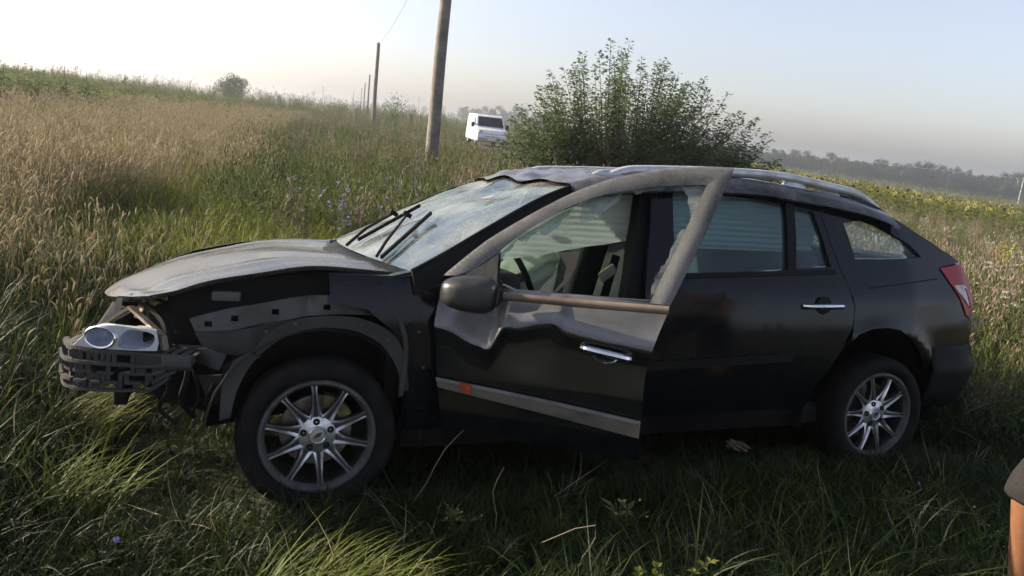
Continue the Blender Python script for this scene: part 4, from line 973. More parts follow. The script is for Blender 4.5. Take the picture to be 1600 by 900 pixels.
def blob_tree(pm, h, w_, n=420, ls=.55, trunk=True, m0=0, ncl=16):
    if trunk:
        pm.cur = m0 + 1; pm.tube([(0, 0, -.3), (.05 * w_, 0, h * .3), (0, .04 * w_, h * .75)], [.035 * h, .028 * h, .008 * h], 6, False)
        for k in range(5):
            a = U(0, 6.28); pm.tube([(0, 0, h * U(.25, .5)), (math.cos(a) * w_ * .5, math.sin(a) * w_ * .5, h * U(.5, .8))], [.014 * h, .004 * h], 4, False)
    pm.cur = m0; cl = []
    for k in range(ncl):
        a = U(0, 6.28); t = U(.18, .95); r = w_ * .62 * math.sqrt(U(.05, 1)) * math.sin(math.pi * min(.93, max(.18, t))) ** .7; cl.append((r * math.cos(a), r * math.sin(a), h * t, U(.16, .30) * w_))
    for _ in range(n):
        c = rr.choice(cl); v = Vector((rr.gauss(0, 1), rr.gauss(0, 1), rr.gauss(0, 1))).normalized() * c[3] * U(.55, 1.1); p = Vector(c[:3]) + v; p.z = max(.1, p.z)
        dd = Vector((U(-1, 1), U(-1, 1), U(-.4, 1))); pm.leaf(p, dd, (U(-1, 1), U(-1, 1), 1), ls * U(.6, 1.3), ls * U(.5, .9))
src('woodtree', [M['treeleaf'], M['bark']], lambda pm: blob_tree(pm, U(6.5, 10.5), U(3.4, 5.0), 620, .62), 7)

def scatter(name, kinds, pos, scl, tilt=.12, label=None, cat=None, kind='stuff', seed=1):
    g = np.random.default_rng(seed); pos = np.asarray(pos, float); n = len(pos)
    me = bpy.data.meshes.new(name); me.vertices.add(n); me.vertices.foreach_set('co', pos.ravel())
    a = me.attributes.new('rot', 'FLOAT_VECTOR', 'POINT'); rt_ = np.stack([g.normal(0, tilt, n), g.normal(0, tilt, n), g.uniform(0, 6.283, n)], 1); a.data.foreach_set('vector', rt_.ravel().astype(np.float32))
    a = me.attributes.new('scl', 'FLOAT', 'POINT'); a.data.foreach_set('value', np.asarray(scl, np.float32) * np.ones(n, np.float32))
    a = me.attributes.new('idx', 'INT', 'POINT'); a.data.foreach_set('value', g.integers(0, 1000, n).astype(np.int32))
    o = bpy.data.objects.new(name, me); COL.objects.link(o)
    ng = bpy.data.node_groups.new('scatter_' + name, 'GeometryNodeTree'); ng.interface.new_socket('Geometry', in_out='INPUT', socket_type='NodeSocketGeometry'); ng.interface.new_socket('Geometry', in_out='OUTPUT', socket_type='NodeSocketGeometry')
    gi = ng.nodes.new('NodeGroupInput'); go = ng.nodes.new('NodeGroupOutput'); ip = ng.nodes.new('GeometryNodeInstanceOnPoints'); ci = ng.nodes.new('GeometryNodeCollectionInfo')
    ci.inputs['Collection'].default_value = SRC[kinds]; ci.inputs['Separate Children'].default_value = True; ci.inputs['Reset Children'].default_value = True
    ip.inputs['Pick Instance'].default_value = True
    def attr(nm, ty):
        q = ng.nodes.new('GeometryNodeInputNamedAttribute'); q.data_type = ty; q.inputs['Name'].default_value = nm; return q.outputs['Attribute']
    L = ng.links.new; L(gi.outputs[0], ip.inputs['Points']); L(ci.outputs[0], ip.inputs['Instance']); L(attr('rot', 'FLOAT_VECTOR'), ip.inputs['Rotation']); L(attr('scl', 'FLOAT'), ip.inputs['Scale']); L(attr('idx', 'INT'), ip.inputs['Instance Index']); L(ip.outputs[0], go.inputs[0])
    md = o.modifiers.new('scatter', 'NODES'); md.node_group = ng
    tag(o, label, cat, None, kind); return o
def cnoise(x, y, s, ph=0): return (np.sin(x * s + 1.3 * np.sin(y * s * .7 + ph) + ph) + np.sin(y * s * 1.13 + 1.7 * np.sin(x * s * .6 + 2 * ph))) / 2
def carmask(P, pad=0):
    c = (np.column_stack([P, np.zeros(len(P))]) - CO) @ CM
    return (np.abs(c[:, 1]) < .92 + pad) & (c[:, 0] > -.86 - pad) & (c[:, 0] < 3.55 + pad), c
def wheelmask(c, r=.17):
    m = np.zeros(len(c), bool)
    for x in (0, 2.745): m |= (np.abs(c[:, 0] - x) < .26) & (np.abs(c[:, 1] + .765) < r)
    return m
def rect(n, x0, x1, y0, y1, g): return np.column_stack([g.uniform(x0, x1, n), g.uniform(y0, y1, n)])
def fan(n, y0, y1, g, a0=-50, a1=50, pw=1.0):
    u = g.uniform(0, 1, n); r = (y0 ** (2 - pw) + u * (y1 ** (2 - pw) - y0 ** (2 - pw))) ** (1 / (2 - pw)) if pw != 2 else y0 * (y1 / y0) ** u
    a = np.radians(g.uniform(a0, a1, n)); return np.column_stack([r * np.sin(a), r * np.cos(a)])
def z3(P): return np.column_stack([P, Hh(P[:, 0], P[:, 1])])
# door footprint keeps tall blades out
def doormask(c): 
    dx = c[:, 0] - HX; dy = c[:, 1] - HY; u = dx * math.cos(PHI) - dy * math.sin(PHI); v = dx * math.sin(PHI) + dy * math.cos(PHI)
    return (u > -.05) & (u < .95) & (np.abs(v) < .10)

# ------------------------------------------------ near grass
g = np.random.default_rng(21)
P = rect(13500, -4.0, 4.6, 1.15, 6.5, g); cm, c = carmask(P); keep = ~((cm & (g.uniform(0, 1, len(P)) < .5))) & ~wheelmask(c); P = P[keep]; cm, c = carmask(P)
s = g.uniform(.7, 1.2, len(P)); front = (c[:, 1] < -.7); s *= np.where(front, .85, 1.1); s *= np.where(cm, .55, 1)
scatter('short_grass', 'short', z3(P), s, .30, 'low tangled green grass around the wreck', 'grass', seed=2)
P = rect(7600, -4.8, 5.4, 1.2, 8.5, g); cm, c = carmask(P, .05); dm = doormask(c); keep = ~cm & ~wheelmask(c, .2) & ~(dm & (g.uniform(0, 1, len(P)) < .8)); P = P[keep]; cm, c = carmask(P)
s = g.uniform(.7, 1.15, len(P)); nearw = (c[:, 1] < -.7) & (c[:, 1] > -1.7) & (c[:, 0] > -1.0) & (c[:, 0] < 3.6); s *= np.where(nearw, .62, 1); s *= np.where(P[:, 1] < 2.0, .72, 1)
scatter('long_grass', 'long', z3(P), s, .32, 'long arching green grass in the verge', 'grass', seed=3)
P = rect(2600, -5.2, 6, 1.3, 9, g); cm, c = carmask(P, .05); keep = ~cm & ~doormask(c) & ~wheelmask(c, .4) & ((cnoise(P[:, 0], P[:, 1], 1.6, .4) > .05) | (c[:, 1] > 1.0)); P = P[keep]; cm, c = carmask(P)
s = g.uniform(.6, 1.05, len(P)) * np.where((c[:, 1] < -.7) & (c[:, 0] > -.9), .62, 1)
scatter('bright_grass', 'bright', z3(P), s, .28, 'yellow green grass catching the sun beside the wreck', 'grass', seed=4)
P = rect(1400, -5, 6, 1.3, 9, g); cm, c = carmask(P, .02); keep = ~cm & ~doormask(c) & ~wheelmask(c, .3); P = P[keep]; cm, c = carmask(P)
scatter('dry_straw', 'dry', z3(P), g.uniform(.6, 1.1, len(P)) * np.where((c[:, 1] < -.7) & (c[:, 0] > -.9), .7, 1), .5, 'dry straw stalks mixed in the trampled grass', 'straw', seed=5)
P = rect(2600, -9, -2.05, -1.5, 5.6, g); P = P[P[:, 0] < -1.95 - .10 * np.abs(P[:, 1] - 2.5) + .25 * cnoise(P[:, 0], P[:, 1], 2.2)]
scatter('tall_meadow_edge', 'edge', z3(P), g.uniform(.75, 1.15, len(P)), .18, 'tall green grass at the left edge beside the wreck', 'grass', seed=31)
P = P[g.uniform(0, 1, len(P)) < .35]
scatter('foxtail_edge', 'foxtail', z3(P + g.normal(0, .1, P.shape)), g.uniform(.6, .85, len(P)), .15, 'foxtail heads mixed in the tall grass at the left edge', 'grass', seed=32)
# ------------------------------------------------ behind the car: taller grass and weeds
def behind(P, d=1.35):
    cm, c = carmask(P); return (c[:, 1] > d) | (c[:, 0] > 4.1) | (c[:, 0] < -1.5)
P = np.vstack([rect(2600, -7, 1.5, 3.6, 9.5, g), fan(4200, 8, 30, g, -45, 12, 1.0)]); c = carmask(P)[1]
gm = (P[:, 0] > -.34 * P[:, 1] - .8 + .8 * cnoise(P[:, 0], P[:, 1], .7, 1)) & (c[:, 1] > 1.25); P = P[gm]
scatter('verge_grass', 'tall', z3(P), g.uniform(.55, 1.0, len(P)) * np.where(P[:, 1] < 6.5, .62, .9), .16, 'tall green grass between the wreck and the dry meadow', 'grass', seed=6)
P = np.vstack([rect(2600, -6, 3.5, 4.6, 9.5, g), fan(3000, 8, 28, g, -30, 14, 1.0)]); c = carmask(P)[1]; P = P[(c[:, 1] > 1.3) & (P[:, 0] > -.30 * P[:, 1] - .4)]
scatter('sunlit_verge', 'bright', z3(P), g.uniform(.7, 1.25, len(P)), .2, 'sunlit yellow green grass behind the bonnet', 'grass', seed=7)
P = rect(3400, -9, -.8, 4.4, 13, g); c = carmask(P)[1]; P = P[(c[:, 1] > 1.2) | (c[:, 0] < -1.3)]; P = P[cnoise(P[:, 0], P[:, 1], .8, 5) > -.55]
scatter('green_patch', 'bright', z3(P), g.uniform(.75, 1.3, len(P)), .2, 'light green grass between the bonnet and the foxtails', 'grass', seed=33)
# foxtail meadow on the left
P = np.vstack([rect(2300, -9, -1.9, 3.4, 9, g), fan(10500, 7, 48, g, -54, 2, 1.05)]); cm, c = carmask(P)
edge = -.26 * P[:, 1] - 1.3 + .9 * cnoise(P[:, 0], P[:, 1], .55, 2); far = np.hypot(P[:, 0], P[:, 1])
keep = (P[:, 0] < edge) & behind(P) & ~((P[:, 0] < -14 - .12 * P[:, 1]) & (far > 24)) ; keep &= ~(g.uniform(0, 1, len(P)) < np.clip((8.5 - far) / 4, 0, .8)); P = P[keep]
s = g.uniform(.75, 1.1, len(P)) * np.clip(.72 + .05 * (np.hypot(P[:, 0], P[:, 1]) - 4.5), .62, 1.0)
scatter('foxtail_meadow', 'foxtail', z3(P), s, .13, 'tan foxtail grass filling the slope on the left', 'grass', seed=8)
P = P[g.uniform(0, 1, len(P)) < .62] + g.normal(0, .15, (int(0), 2)) if False else P[g.uniform(0, 1, len(P)) < .85]
scatter('meadow_undergrowth', 'tall', z3(P + g.normal(0, .12, P.shape)), g.uniform(.55, .95, len(P)), .2, 'green blades under the foxtail heads', 'grass', seed=9)
# weeds in the middle distance and far left of the row of poles
P = fan(6200, 7.5, 95, g, -26, 18, 1.25); P = P[(P[:, 0] > -.36 * P[:, 1] - .2)]; P = P[~((np.abs(P[:, 0] + .052 * P[:, 1]) < 1.7) & (P[:, 1] > 30) & (P[:, 1] < 56))]; k = cnoise(P[:, 0], P[:, 1], .35, .7)
Pa = P[k > -.12]; Pb = P[k <= .25]; sa = g.uniform(.7, 1.15, len(Pa)); sb_ = g.uniform(.8, 1.5, len(Pb))
scatter('dry_weeds', 'weed', z3(Pa), sa, .12, 'brown seeded weeds standing along the track', 'weeds', seed=10)
scatter('green_weeds', 'herb', z3(Pb), sb_, .12, 'leafy green weeds below the poles', 'weeds', seed=11)
# right-hand meadow
P = np.vstack([rect(3600, 2.2, 12, 3.2, 12, g), fan(7000, 9, 75, g, 8, 54, 1.2)]); c = carmask(P)[1]; P = P[(c[:, 0] > 3.75) | (c[:, 1] > 1.5)]; k = cnoise(P[:, 0], P[:, 1], .5, 3)
a_ = g.uniform(0, 1, len(P)); nr = np.where(np.hypot(P[:, 0], P[:, 1]) < 7, .7, 1)
scatter('right_weeds', 'weed', z3(P[a_ < .34]), (g.uniform(.6, 1.05, len(P)) * nr)[a_ < .34], .14, 'grey brown seeded weeds right of the wreck', 'weeds', seed=12)
scatter('right_herbs', 'herb', z3(P[(a_ > .30) & (a_ < .72)]), (g.uniform(.7, 1.25, len(P)) * nr)[(a_ > .30) & (a_ < .72)], .14, 'green herbs right of the wreck', 'weeds', seed=13)
scatter('right_grass', 'bright', z3(P[a_ > .62]), (g.uniform(.8, 1.4, len(P)) * nr)[a_ > .62], .2, 'sunlit grass right of the wreck', 'grass', seed=14)
wm = (a_ < .07) & (k > -.3) & (np.hypot(P[:, 0], P[:, 1]) < 30)
scatter('white_weeds', 'whiteweed', z3(P[wm]), g.uniform(.7, 1.1, wm.sum()), .12, 'small white flower heads in the right meadow', 'weeds', seed=15)
# sunflower field, right
rows = []
for i in range(58):
    for j in range(150):
        u = -6 + j * .75 + g.normal(0, .12); v = 30 + i * .95 + g.normal(0, .10); x = u * .93 + v * .36; y = v * .93 - u * .36 + 8; rows.append((x, y))
P = np.array(rows); rt2 = P[:, 0] / P[:, 1]; P = P[(rt2 > .12) & (rt2 < 1.1) & (P[:, 0] > 8)]
scatter('sunflower_field', 'sunflower', z3(P), g.uniform(.85, 1.1, len(P)), .08, 'fading sunflower field running to the wood on the right', 'sunflowers', seed=16)
# crop band on the left skyline
P = fan(5200, 22, 110, g, -56, -12, 1.25); P = P[(P[:, 0] < -13.0 - .10 * P[:, 1] + 1.2 * cnoise(P[:, 0], P[:, 1], .3))]
scatter('crop_field', 'crop', z3(P), g.uniform(.65, 1.0, len(P)) * np.interp(np.degrees(np.arctan2(P[:, 0], P[:, 1])), [-34, -24, -18], [1.0, .75, .55]), .08, 'green broadleaf crop along the left skyline', 'crop', seed=17)
# far ground cover so that the slope never reads as bare earth
P = fan(5200, 60, 420, g, -52, 52, 1.6); P = P[~((P[:, 0] > .12 * P[:, 1]) & (P[:, 1] < 95))]
scatter('far_meadow', 'herb', z3(P), g.uniform(1.6, 3.2, len(P)), .1, 'rough far meadow fading into haze', 'grass', seed=18)
# woods
def line(n, a, b, dep, g): t = g.uniform(0, 1, n); q = np.array(a)[None] * (1 - t[:, None]) + np.array(b)[None] * t[:, None]; return q + g.normal(0, dep, (n, 2))
P = np.vstack([line(430, (60, 345), (330, 290), 5, g), line(300, (70, 375), (360, 320), 8, g)])
scatter('wood', 'woodtree', z3(P), g.uniform(.78, 1.15, len(P)) * np.interp(P[:, 0], [60, 160, 300], [.62, .88, 1.12]), .03, 'long hazy wood beyond the sunflower field', 'wood', seed=19)
P = line(60, (-40, 520), (25, 470), 8, g); scatter('far_copse', 'woodtree', z3(P), g.uniform(.8, 1.25, len(P)), .03, 'blue grey copse behind the white van', 'wood', seed=20)
P = np.vstack([line(80, (-620, 850), (-330, 900), 14, g), line(70, (-330, 930), (-60, 900), 10, g)]); scatter('far_treeline', 'woodtree', z3(P), g.uniform(.8, 1.5, len(P)), .03, 'faint tree line on the left horizon', 'wood', seed=22)

# ------------------------------------------------ single trees and shrubs
def tree(name, x, y, h, w_, n, ls, label, trunk=True):
    z = float(Hh(x, y)); e = empty(name, (x, y, z)); tag(e, label, 'tree' if 'tree' in name else 'shrub')
    pm = PM(); blob_tree(pm, h, w_, n, ls, True, 0, 34); fo = [i for i, m_ in enumerate(pm.m) if m_ == 0]; tr = [i for i, m_ in enumerate(pm.m) if m_ == 1]
    for nm, ids, mm in (('crown', fo, M['bushleaf']), ('trunk', tr, M['bark'])):
        if name == 'round_tree' and nm == 'crown': mm = M['treeleaf']
        q = MB(); q.v = pm.v; q.f = [pm.f[i] for i in ids]; q.m = [0] * len(ids); o = q.build(nm, mm, e, 0, False)
tree('round_tree', -42.0, 112, 3.3, 3.3, 4200, .22, 'small round dark tree standing alone on the left skyline')
tree('wild_shrub', -12.6, 74, 2.6, 2.6, 900, .16, 'rounded dark shrub just right of the row of poles')
tree('wild_shrub', -9.2, 78, 1.7, 1.4, 400, .13, 'small sparse shrub right of the rounded one')
tree('wild_shrub', -61, 190, 2.0, 2.6, 300, .2, 'thin wispy sapling right of the round tree')
# big roadside shrub
def big_shrub():
    cx, cy = 2.12, 16.2; z = float(Hh(cx, cy)); e = empty('roadside_shrub', (cx, cy, z)); tag(e, 'large bushy green shrub with upright shoots behind the car roof', 'shrub')
    env = [(-2.55, .7), (-2.35, 1.45), (-2.0, 2.0), (-1.75, 2.45), (-1.3, 2.55), (-1.1, 3.0), (-.75, 3.1), (-.45, 3.35), (-.1, 3.15), (.25, 2.85), (.5, 3.2), (.75, 2.7), (1.15, 2.95), (1.35, 2.45), (1.75, 2.4), (2.0, 2.05), (2.3, 2.05), (2.5, 1.5), (2.75, 1.35), (2.95, .8)]
    lf, st = PM(), PM()
    for k in range(460):
        tx = U(-2.55, 2.9); dy = U(-1.2, 1.2) * math.sqrt(max(.05, 1 - (tx / 3.0) ** 2)); H = lerpt(tx, env) * (1 - .16 * abs(dy)) * (U(.35, .86) if k % 5 else U(.90, 1.06)); bx = tx * .55 + U(-.15, .15); by = dy * .5
        P = [Vector((bx + (tx - bx) * t ** 1.4, by + (dy - by) * t ** 1.4, H * t)) for t in np.linspace(0, 1, 7)]
        st.tube(P, [.016 * (1 - .8 * i / 6) for i in range(7)], 3, False)
        nl = int(60 + 55 * H)
        for j in range(nl):
            t = U(.12, 1.0); i = min(int(t * 6), 5); p = P[i].lerp(P[i + 1], t * 6 - i); sp = .24 * (1 - t) ** .7 + .03; az = U(0, 6.28); q = p + Vector((math.cos(az), math.sin(az), U(-.6, .7))) * sp * U(.15, 1.0)
            lf.leaf(q, (math.cos(az), math.sin(az), U(-.5, .9)), (U(-.5, .5), U(-.5, .5), 1), U(.05, .095), U(.035, .065))
    lf.build('foliage', M['bushleaf'], e, 0, False); st.build('branches', M['bark'], e, 0, False); e.scale = (1.10, 1.1, 1.03); e.location.x -= .06
big_shrub()

# ------------------------------------------------ countable flowers and small plants
def flower_plant(name, x, y, h, mats, nst, nfl, fr, label, cat, group, leafy=10, spread=.25, umb=False):
    z = float(Hh(x, y)); e = empty(name, (x, y, z), U(0, 6.28)); tag(e, label, cat, group); stm, fl, lv = PM(), PM(), PM()
    for k in range(nst):
        az = U(0, 6.28); d = Vector((math.cos(az), math.sin(az), 0)) * U(.2, 1) * spread; hh = h * U(.75, 1.0); P = [d * .15 * (1 - t) + d * t * t + Vector((0, 0, hh * t)) for t in np.linspace(0, 1, 5)]; stm.stem(P, .0028)
        for j in range(leafy):
            t = U(.05, .8); i = min(int(t * 4), 3); p = P[i].lerp(P[i + 1], t * 4 - i); a = U(0, 6.28); lv.leaf(p, (math.cos(a), math.sin(a), U(.2, .9)), (0, 0, 1), U(.04, .09), U(.012, .024))
        for j in range(nfl):
            t = U(.45, 1.0) if not umb else 1.0; i = min(int(t * 4), 3); p = P[i].lerp(P[i + 1], min(1, t * 4 - i)); a = U(0, 6.28)
            if umb: q = p + Vector((math.cos(a), math.sin(a), 0)) * U(0, .05) + Vector((0, 0, U(.03, .045)))
            else: q = p + Vector((math.cos(a) * .03, math.sin(a) * .03, U(.0, .04)))
            stm.stem([p, q], .0012)
            nv = Vector((U(-.6, .6), U(-.9, .2), U(.4, 1))).normalized(); xx = nv.cross(Vector((0, 1, .3))).normalized(); yy = nv.cross(xx); npet = 8 if not umb else 5
            for b in range(npet):
                an = 6.283 * b / npet; w2 = xx * math.cos(an) + yy * math.sin(an); fl.leaf(q, w2 + nv * .25, nv, fr, fr * .55)
    for q in (stm.build('stems', M['weed'], e, 0, False), lv.build('leaves', M['weed'], e, 0, False), fl.build('flowers', mats, e, 0, False)): q['kind'] = 'stuff'
for (u, yv) in [(-1.75, 7.6), (-1.45, 8.4), (-1.15, 7.2), (-1.0, 8.9), (-.75, 8.2), (-.60, 7.5), (-1.9, 8.6), (-1.55, 7.0), (-2.1, 7.7), (-.9, 9.8), (-1.3, 9.6), (-2.4, 8.3)]:
    flower_plant('chicory_plant', u, yv, U(.75, .95), M['mauve'] if U(0, 1) < .6 else M['blue'], 5, 3, .020, 'mauve blue chicory plant among the weeds behind the windscreen', 'flower', 'chicory behind the windscreen', 12, .22)
for (x, y) in [(7.0, 11.2), (7.35, 11.0), (7.7, 11.3), (7.15, 11.6)]:
    flower_plant('goldenrod_plant', x, y, U(.85, 1.0), M['yellow'], 6, 18, .022, 'yellow flowering weed in the clump right of the tail lamp', 'flower', 'yellow clump right of the wreck', 12, .22)
for (x, y) in [(4.5, 7.6), (4.75, 7.2), (5.1, 8.3), (4.25, 6.8), (5.6, 8.6), (5.3, 7.6), (6.2, 9.8), (4.9, 9.0), (6.6, 10.4), (4.05, 6.3)]:
    flower_plant('wild_carrot', x, y, U(.55, .8), M['white'], 4, 16, .014, 'white flowered umbel plant beside the rear of the wreck', 'flower', 'white umbels by the rear bumper', 10, .22, True)
for (x, y, lab) in [(1.72, 3.15, 'blue chicory low in the shaded grass, nearer the rear wheel'), (1.88, 3.0, 'blue chicory low in the shaded grass, nearer the standing person')]:
    flower_plant('chicory_plant', x, y, .18, M['blue'], 3, 1, .013, lab, 'flower', 'low chicory in the shade', 8, .15)
for (x, y, lab) in [(-1.18, 2.12, 'single blue flower plant at the bottom left corner'), (.06, 2.42, 'blue flowered plant below the open door')]:
    flower_plant('chicory_plant', x, y, .12, M['blue'], 2, 1, .012, lab, 'flower', None, 6, .10)
for (x, y, lab) in [(.50, 2.72, 'small yellow flowered plant in the shade below the open door'), (-.10, 2.62, 'yellow leaved low plant in front of the front wheel gap'), (2.05, 2.92, 'small yellow flowered plant beside the standing person')]:
    flower_plant('yellow_weed', x, y, .16, M['yellow'], 4, 3, .007, lab, 'flower', None, 8, .12)
# sunlit sprig and the sunlit grass clump at the bottom of the picture
def sprig():
    x, y = .50, 2.02; e = empty('leafy_sprig', (x, y, float(Hh(x, y)))); tag(e, 'sunlit leafy sprig rising at the bottom centre of the grass', 'plant'); st, lf = PM(), PM()
    for P in ([(0, 0, 0), (.01, .01, .15), (.0, .02, .30)], [(0, 0, .12), (.06, .02, .24), (.15, .03, .33)], [(0, 0, .05), (-.03, .02, .2), (-.05, .02, .28)]):
        P = crom(P, 4); st.stem(P, .0022)
        for p in P[2:]:
            for k in range(5): a = U(0, 6.28); lf.leaf(p, (math.cos(a), math.sin(a), U(.1, .9)), (0, 0, 1), U(.018, .03), U(.012, .018))
    st.build('stems', M['weed'], e, 0, False); lf.build('leaves', M['grass_light'], e, 0, False)
sprig()
def clump(x, y, n, h, label, az0=.3, sp=.7, mm='grass_light'):
    e = empty('grass_clump', (x, y, float(Hh(x, y)))); tag(e, label, 'grass clump'); pm = PM()
    for k in range(n): a = U(0, 6.28); r = .11 * math.sqrt(U(0, 1)); pm.blade((r * math.cos(a) * 1.6, r * math.sin(a), -.02), h * U(.6, 1.1), az0 + U(-sp, sp), U(.5, 1.1), .0042, U(.2, .5), 6, U(-.4, .4))
    pm.build('blades', M[mm], e, 0, False)
clump(-.52, 2.02, 150, .34, 'sunlit yellow green grass clump below the front wheel', .5, .8)
clump(-.40, 2.10, 110, .30, 'sunlit grass clump leaning right, below the front wheel', .2, .6)
clump(-1.45, 2.45, 140, .36, 'bright grass clump at the lower left, in the sun', 1.2, 1.5)
clump(-1.75, 3.0, 160, .42, 'sunlit grass clump under the hanging crash absorber', 1.0, 1.5)
# dry bent stalks in front of the wreck
for i, (a, b, lab) in enumerate([((.02, 2.56, .03), (.03, 2.5, .36), 'pale upright dry stalk below the open door'), ((-.30, 2.75, .05), (-.05, 2.95, .42), 'thin dry stalk leaning across the front tyre'), ((.33, 2.35, 0), (.34, 2.28, .30), 'bent pale stalk with a kinked tip at the lower centre'), ((1.55, 3.3, .02), (1.95, 2.9, .20), 'dry twig lying by the rear wheel')]):
    mb = MB(); q = [Vector(a).lerp(Vector(b), t) + Vector((.015 * math.sin(7 * t + i), 0, .01 * math.sin(5 * t))) for t in np.linspace(0, 1, 7)]
    if i == 2: q += [q[-1] + Vector((-.06, .02, -.03)), q[-1] + Vector((-.16, .05, -.11))]
    mb.tube(q, .0017, 5); tag(mb.build('dry_stalk', M['twig']), lab, 'stalk')
# skyline crop plants one can pick out on the left
for i, (ax, lab) in enumerate([(-33.6, 'leafy crop plant poking above the left skyline, leftmost'), (-30.6, 'tall crop plant poking above the left skyline, second from left'), (-29.2, 'leafy crop plant on the left skyline, third from left'), (-27.0, 'crop plant on the left skyline, nearest the round tree'), (-25.2, 'small crop plant on the left skyline, last before the round tree')]):
    d = 27 + 3 * i; x, y = d * math.sin(R(ax)), d * math.cos(R(ax)); e = empty('crop_plant', (x, y, float(Hh(x, y)))); tag(e, lab, 'plant', 'skyline crop plants'); pm = PM(); sunflower_geo(pm, U(1.5, 1.75), False); st = MB(); st.v, st.f, st.m = pm.v, pm.f[:16], [0] * 16; lf = MB(); lf.v, lf.f, lf.m = pm.v, pm.f[16:], [0] * (len(pm.f) - 16)
    st.build('stem', M['cropleaf'], e, 0, False); lf.build('leaves', M['cropleaf'], e, 0, False)
# clod of dark soil and a scrap of paper
def lump(name, c, d, m, label, cat, seed, ph=5, amp=.18):
    bm = bmesh.new(); bmesh.ops.create_icosphere(bm, subdivisions=4, radius=1)
    for v in bm.verts:
        n = amp * (math.sin(ph * v.co.x + seed) * math.sin(ph * 1.2 * v.co.y + 2 * seed) + .5 * math.sin(2.3 * ph * v.co.z + v.co.x * 9)); v.co = Vector((v.co.x * d[0], v.co.y * d[1], v.co.z * d[2])) * (1 + n)
    me = bpy.data.meshes.new(name); bm.to_mesh(me); bm.free(); o = obj(name, me, m, None, 60); o.location = c; tag(o, label, cat)
lump('soil_clod', (-2.34, 3.45, .06), (.20, .16, .13), mat('soil', (.035, .028, .02), (.06, .05, .036), .95, scale=14, bump=.8), 'dark clod of turned soil at the left edge', 'soil', 1)
lump('paper_scrap', (1.17, 3.58, .10), (.05, .03, .022), mat('paper', (.17, .12, .075), (.11, .08, .05), .8, scale=20), 'crumpled brown scrap lying in the grass before the rear door', 'litter', 3, 3, .4)

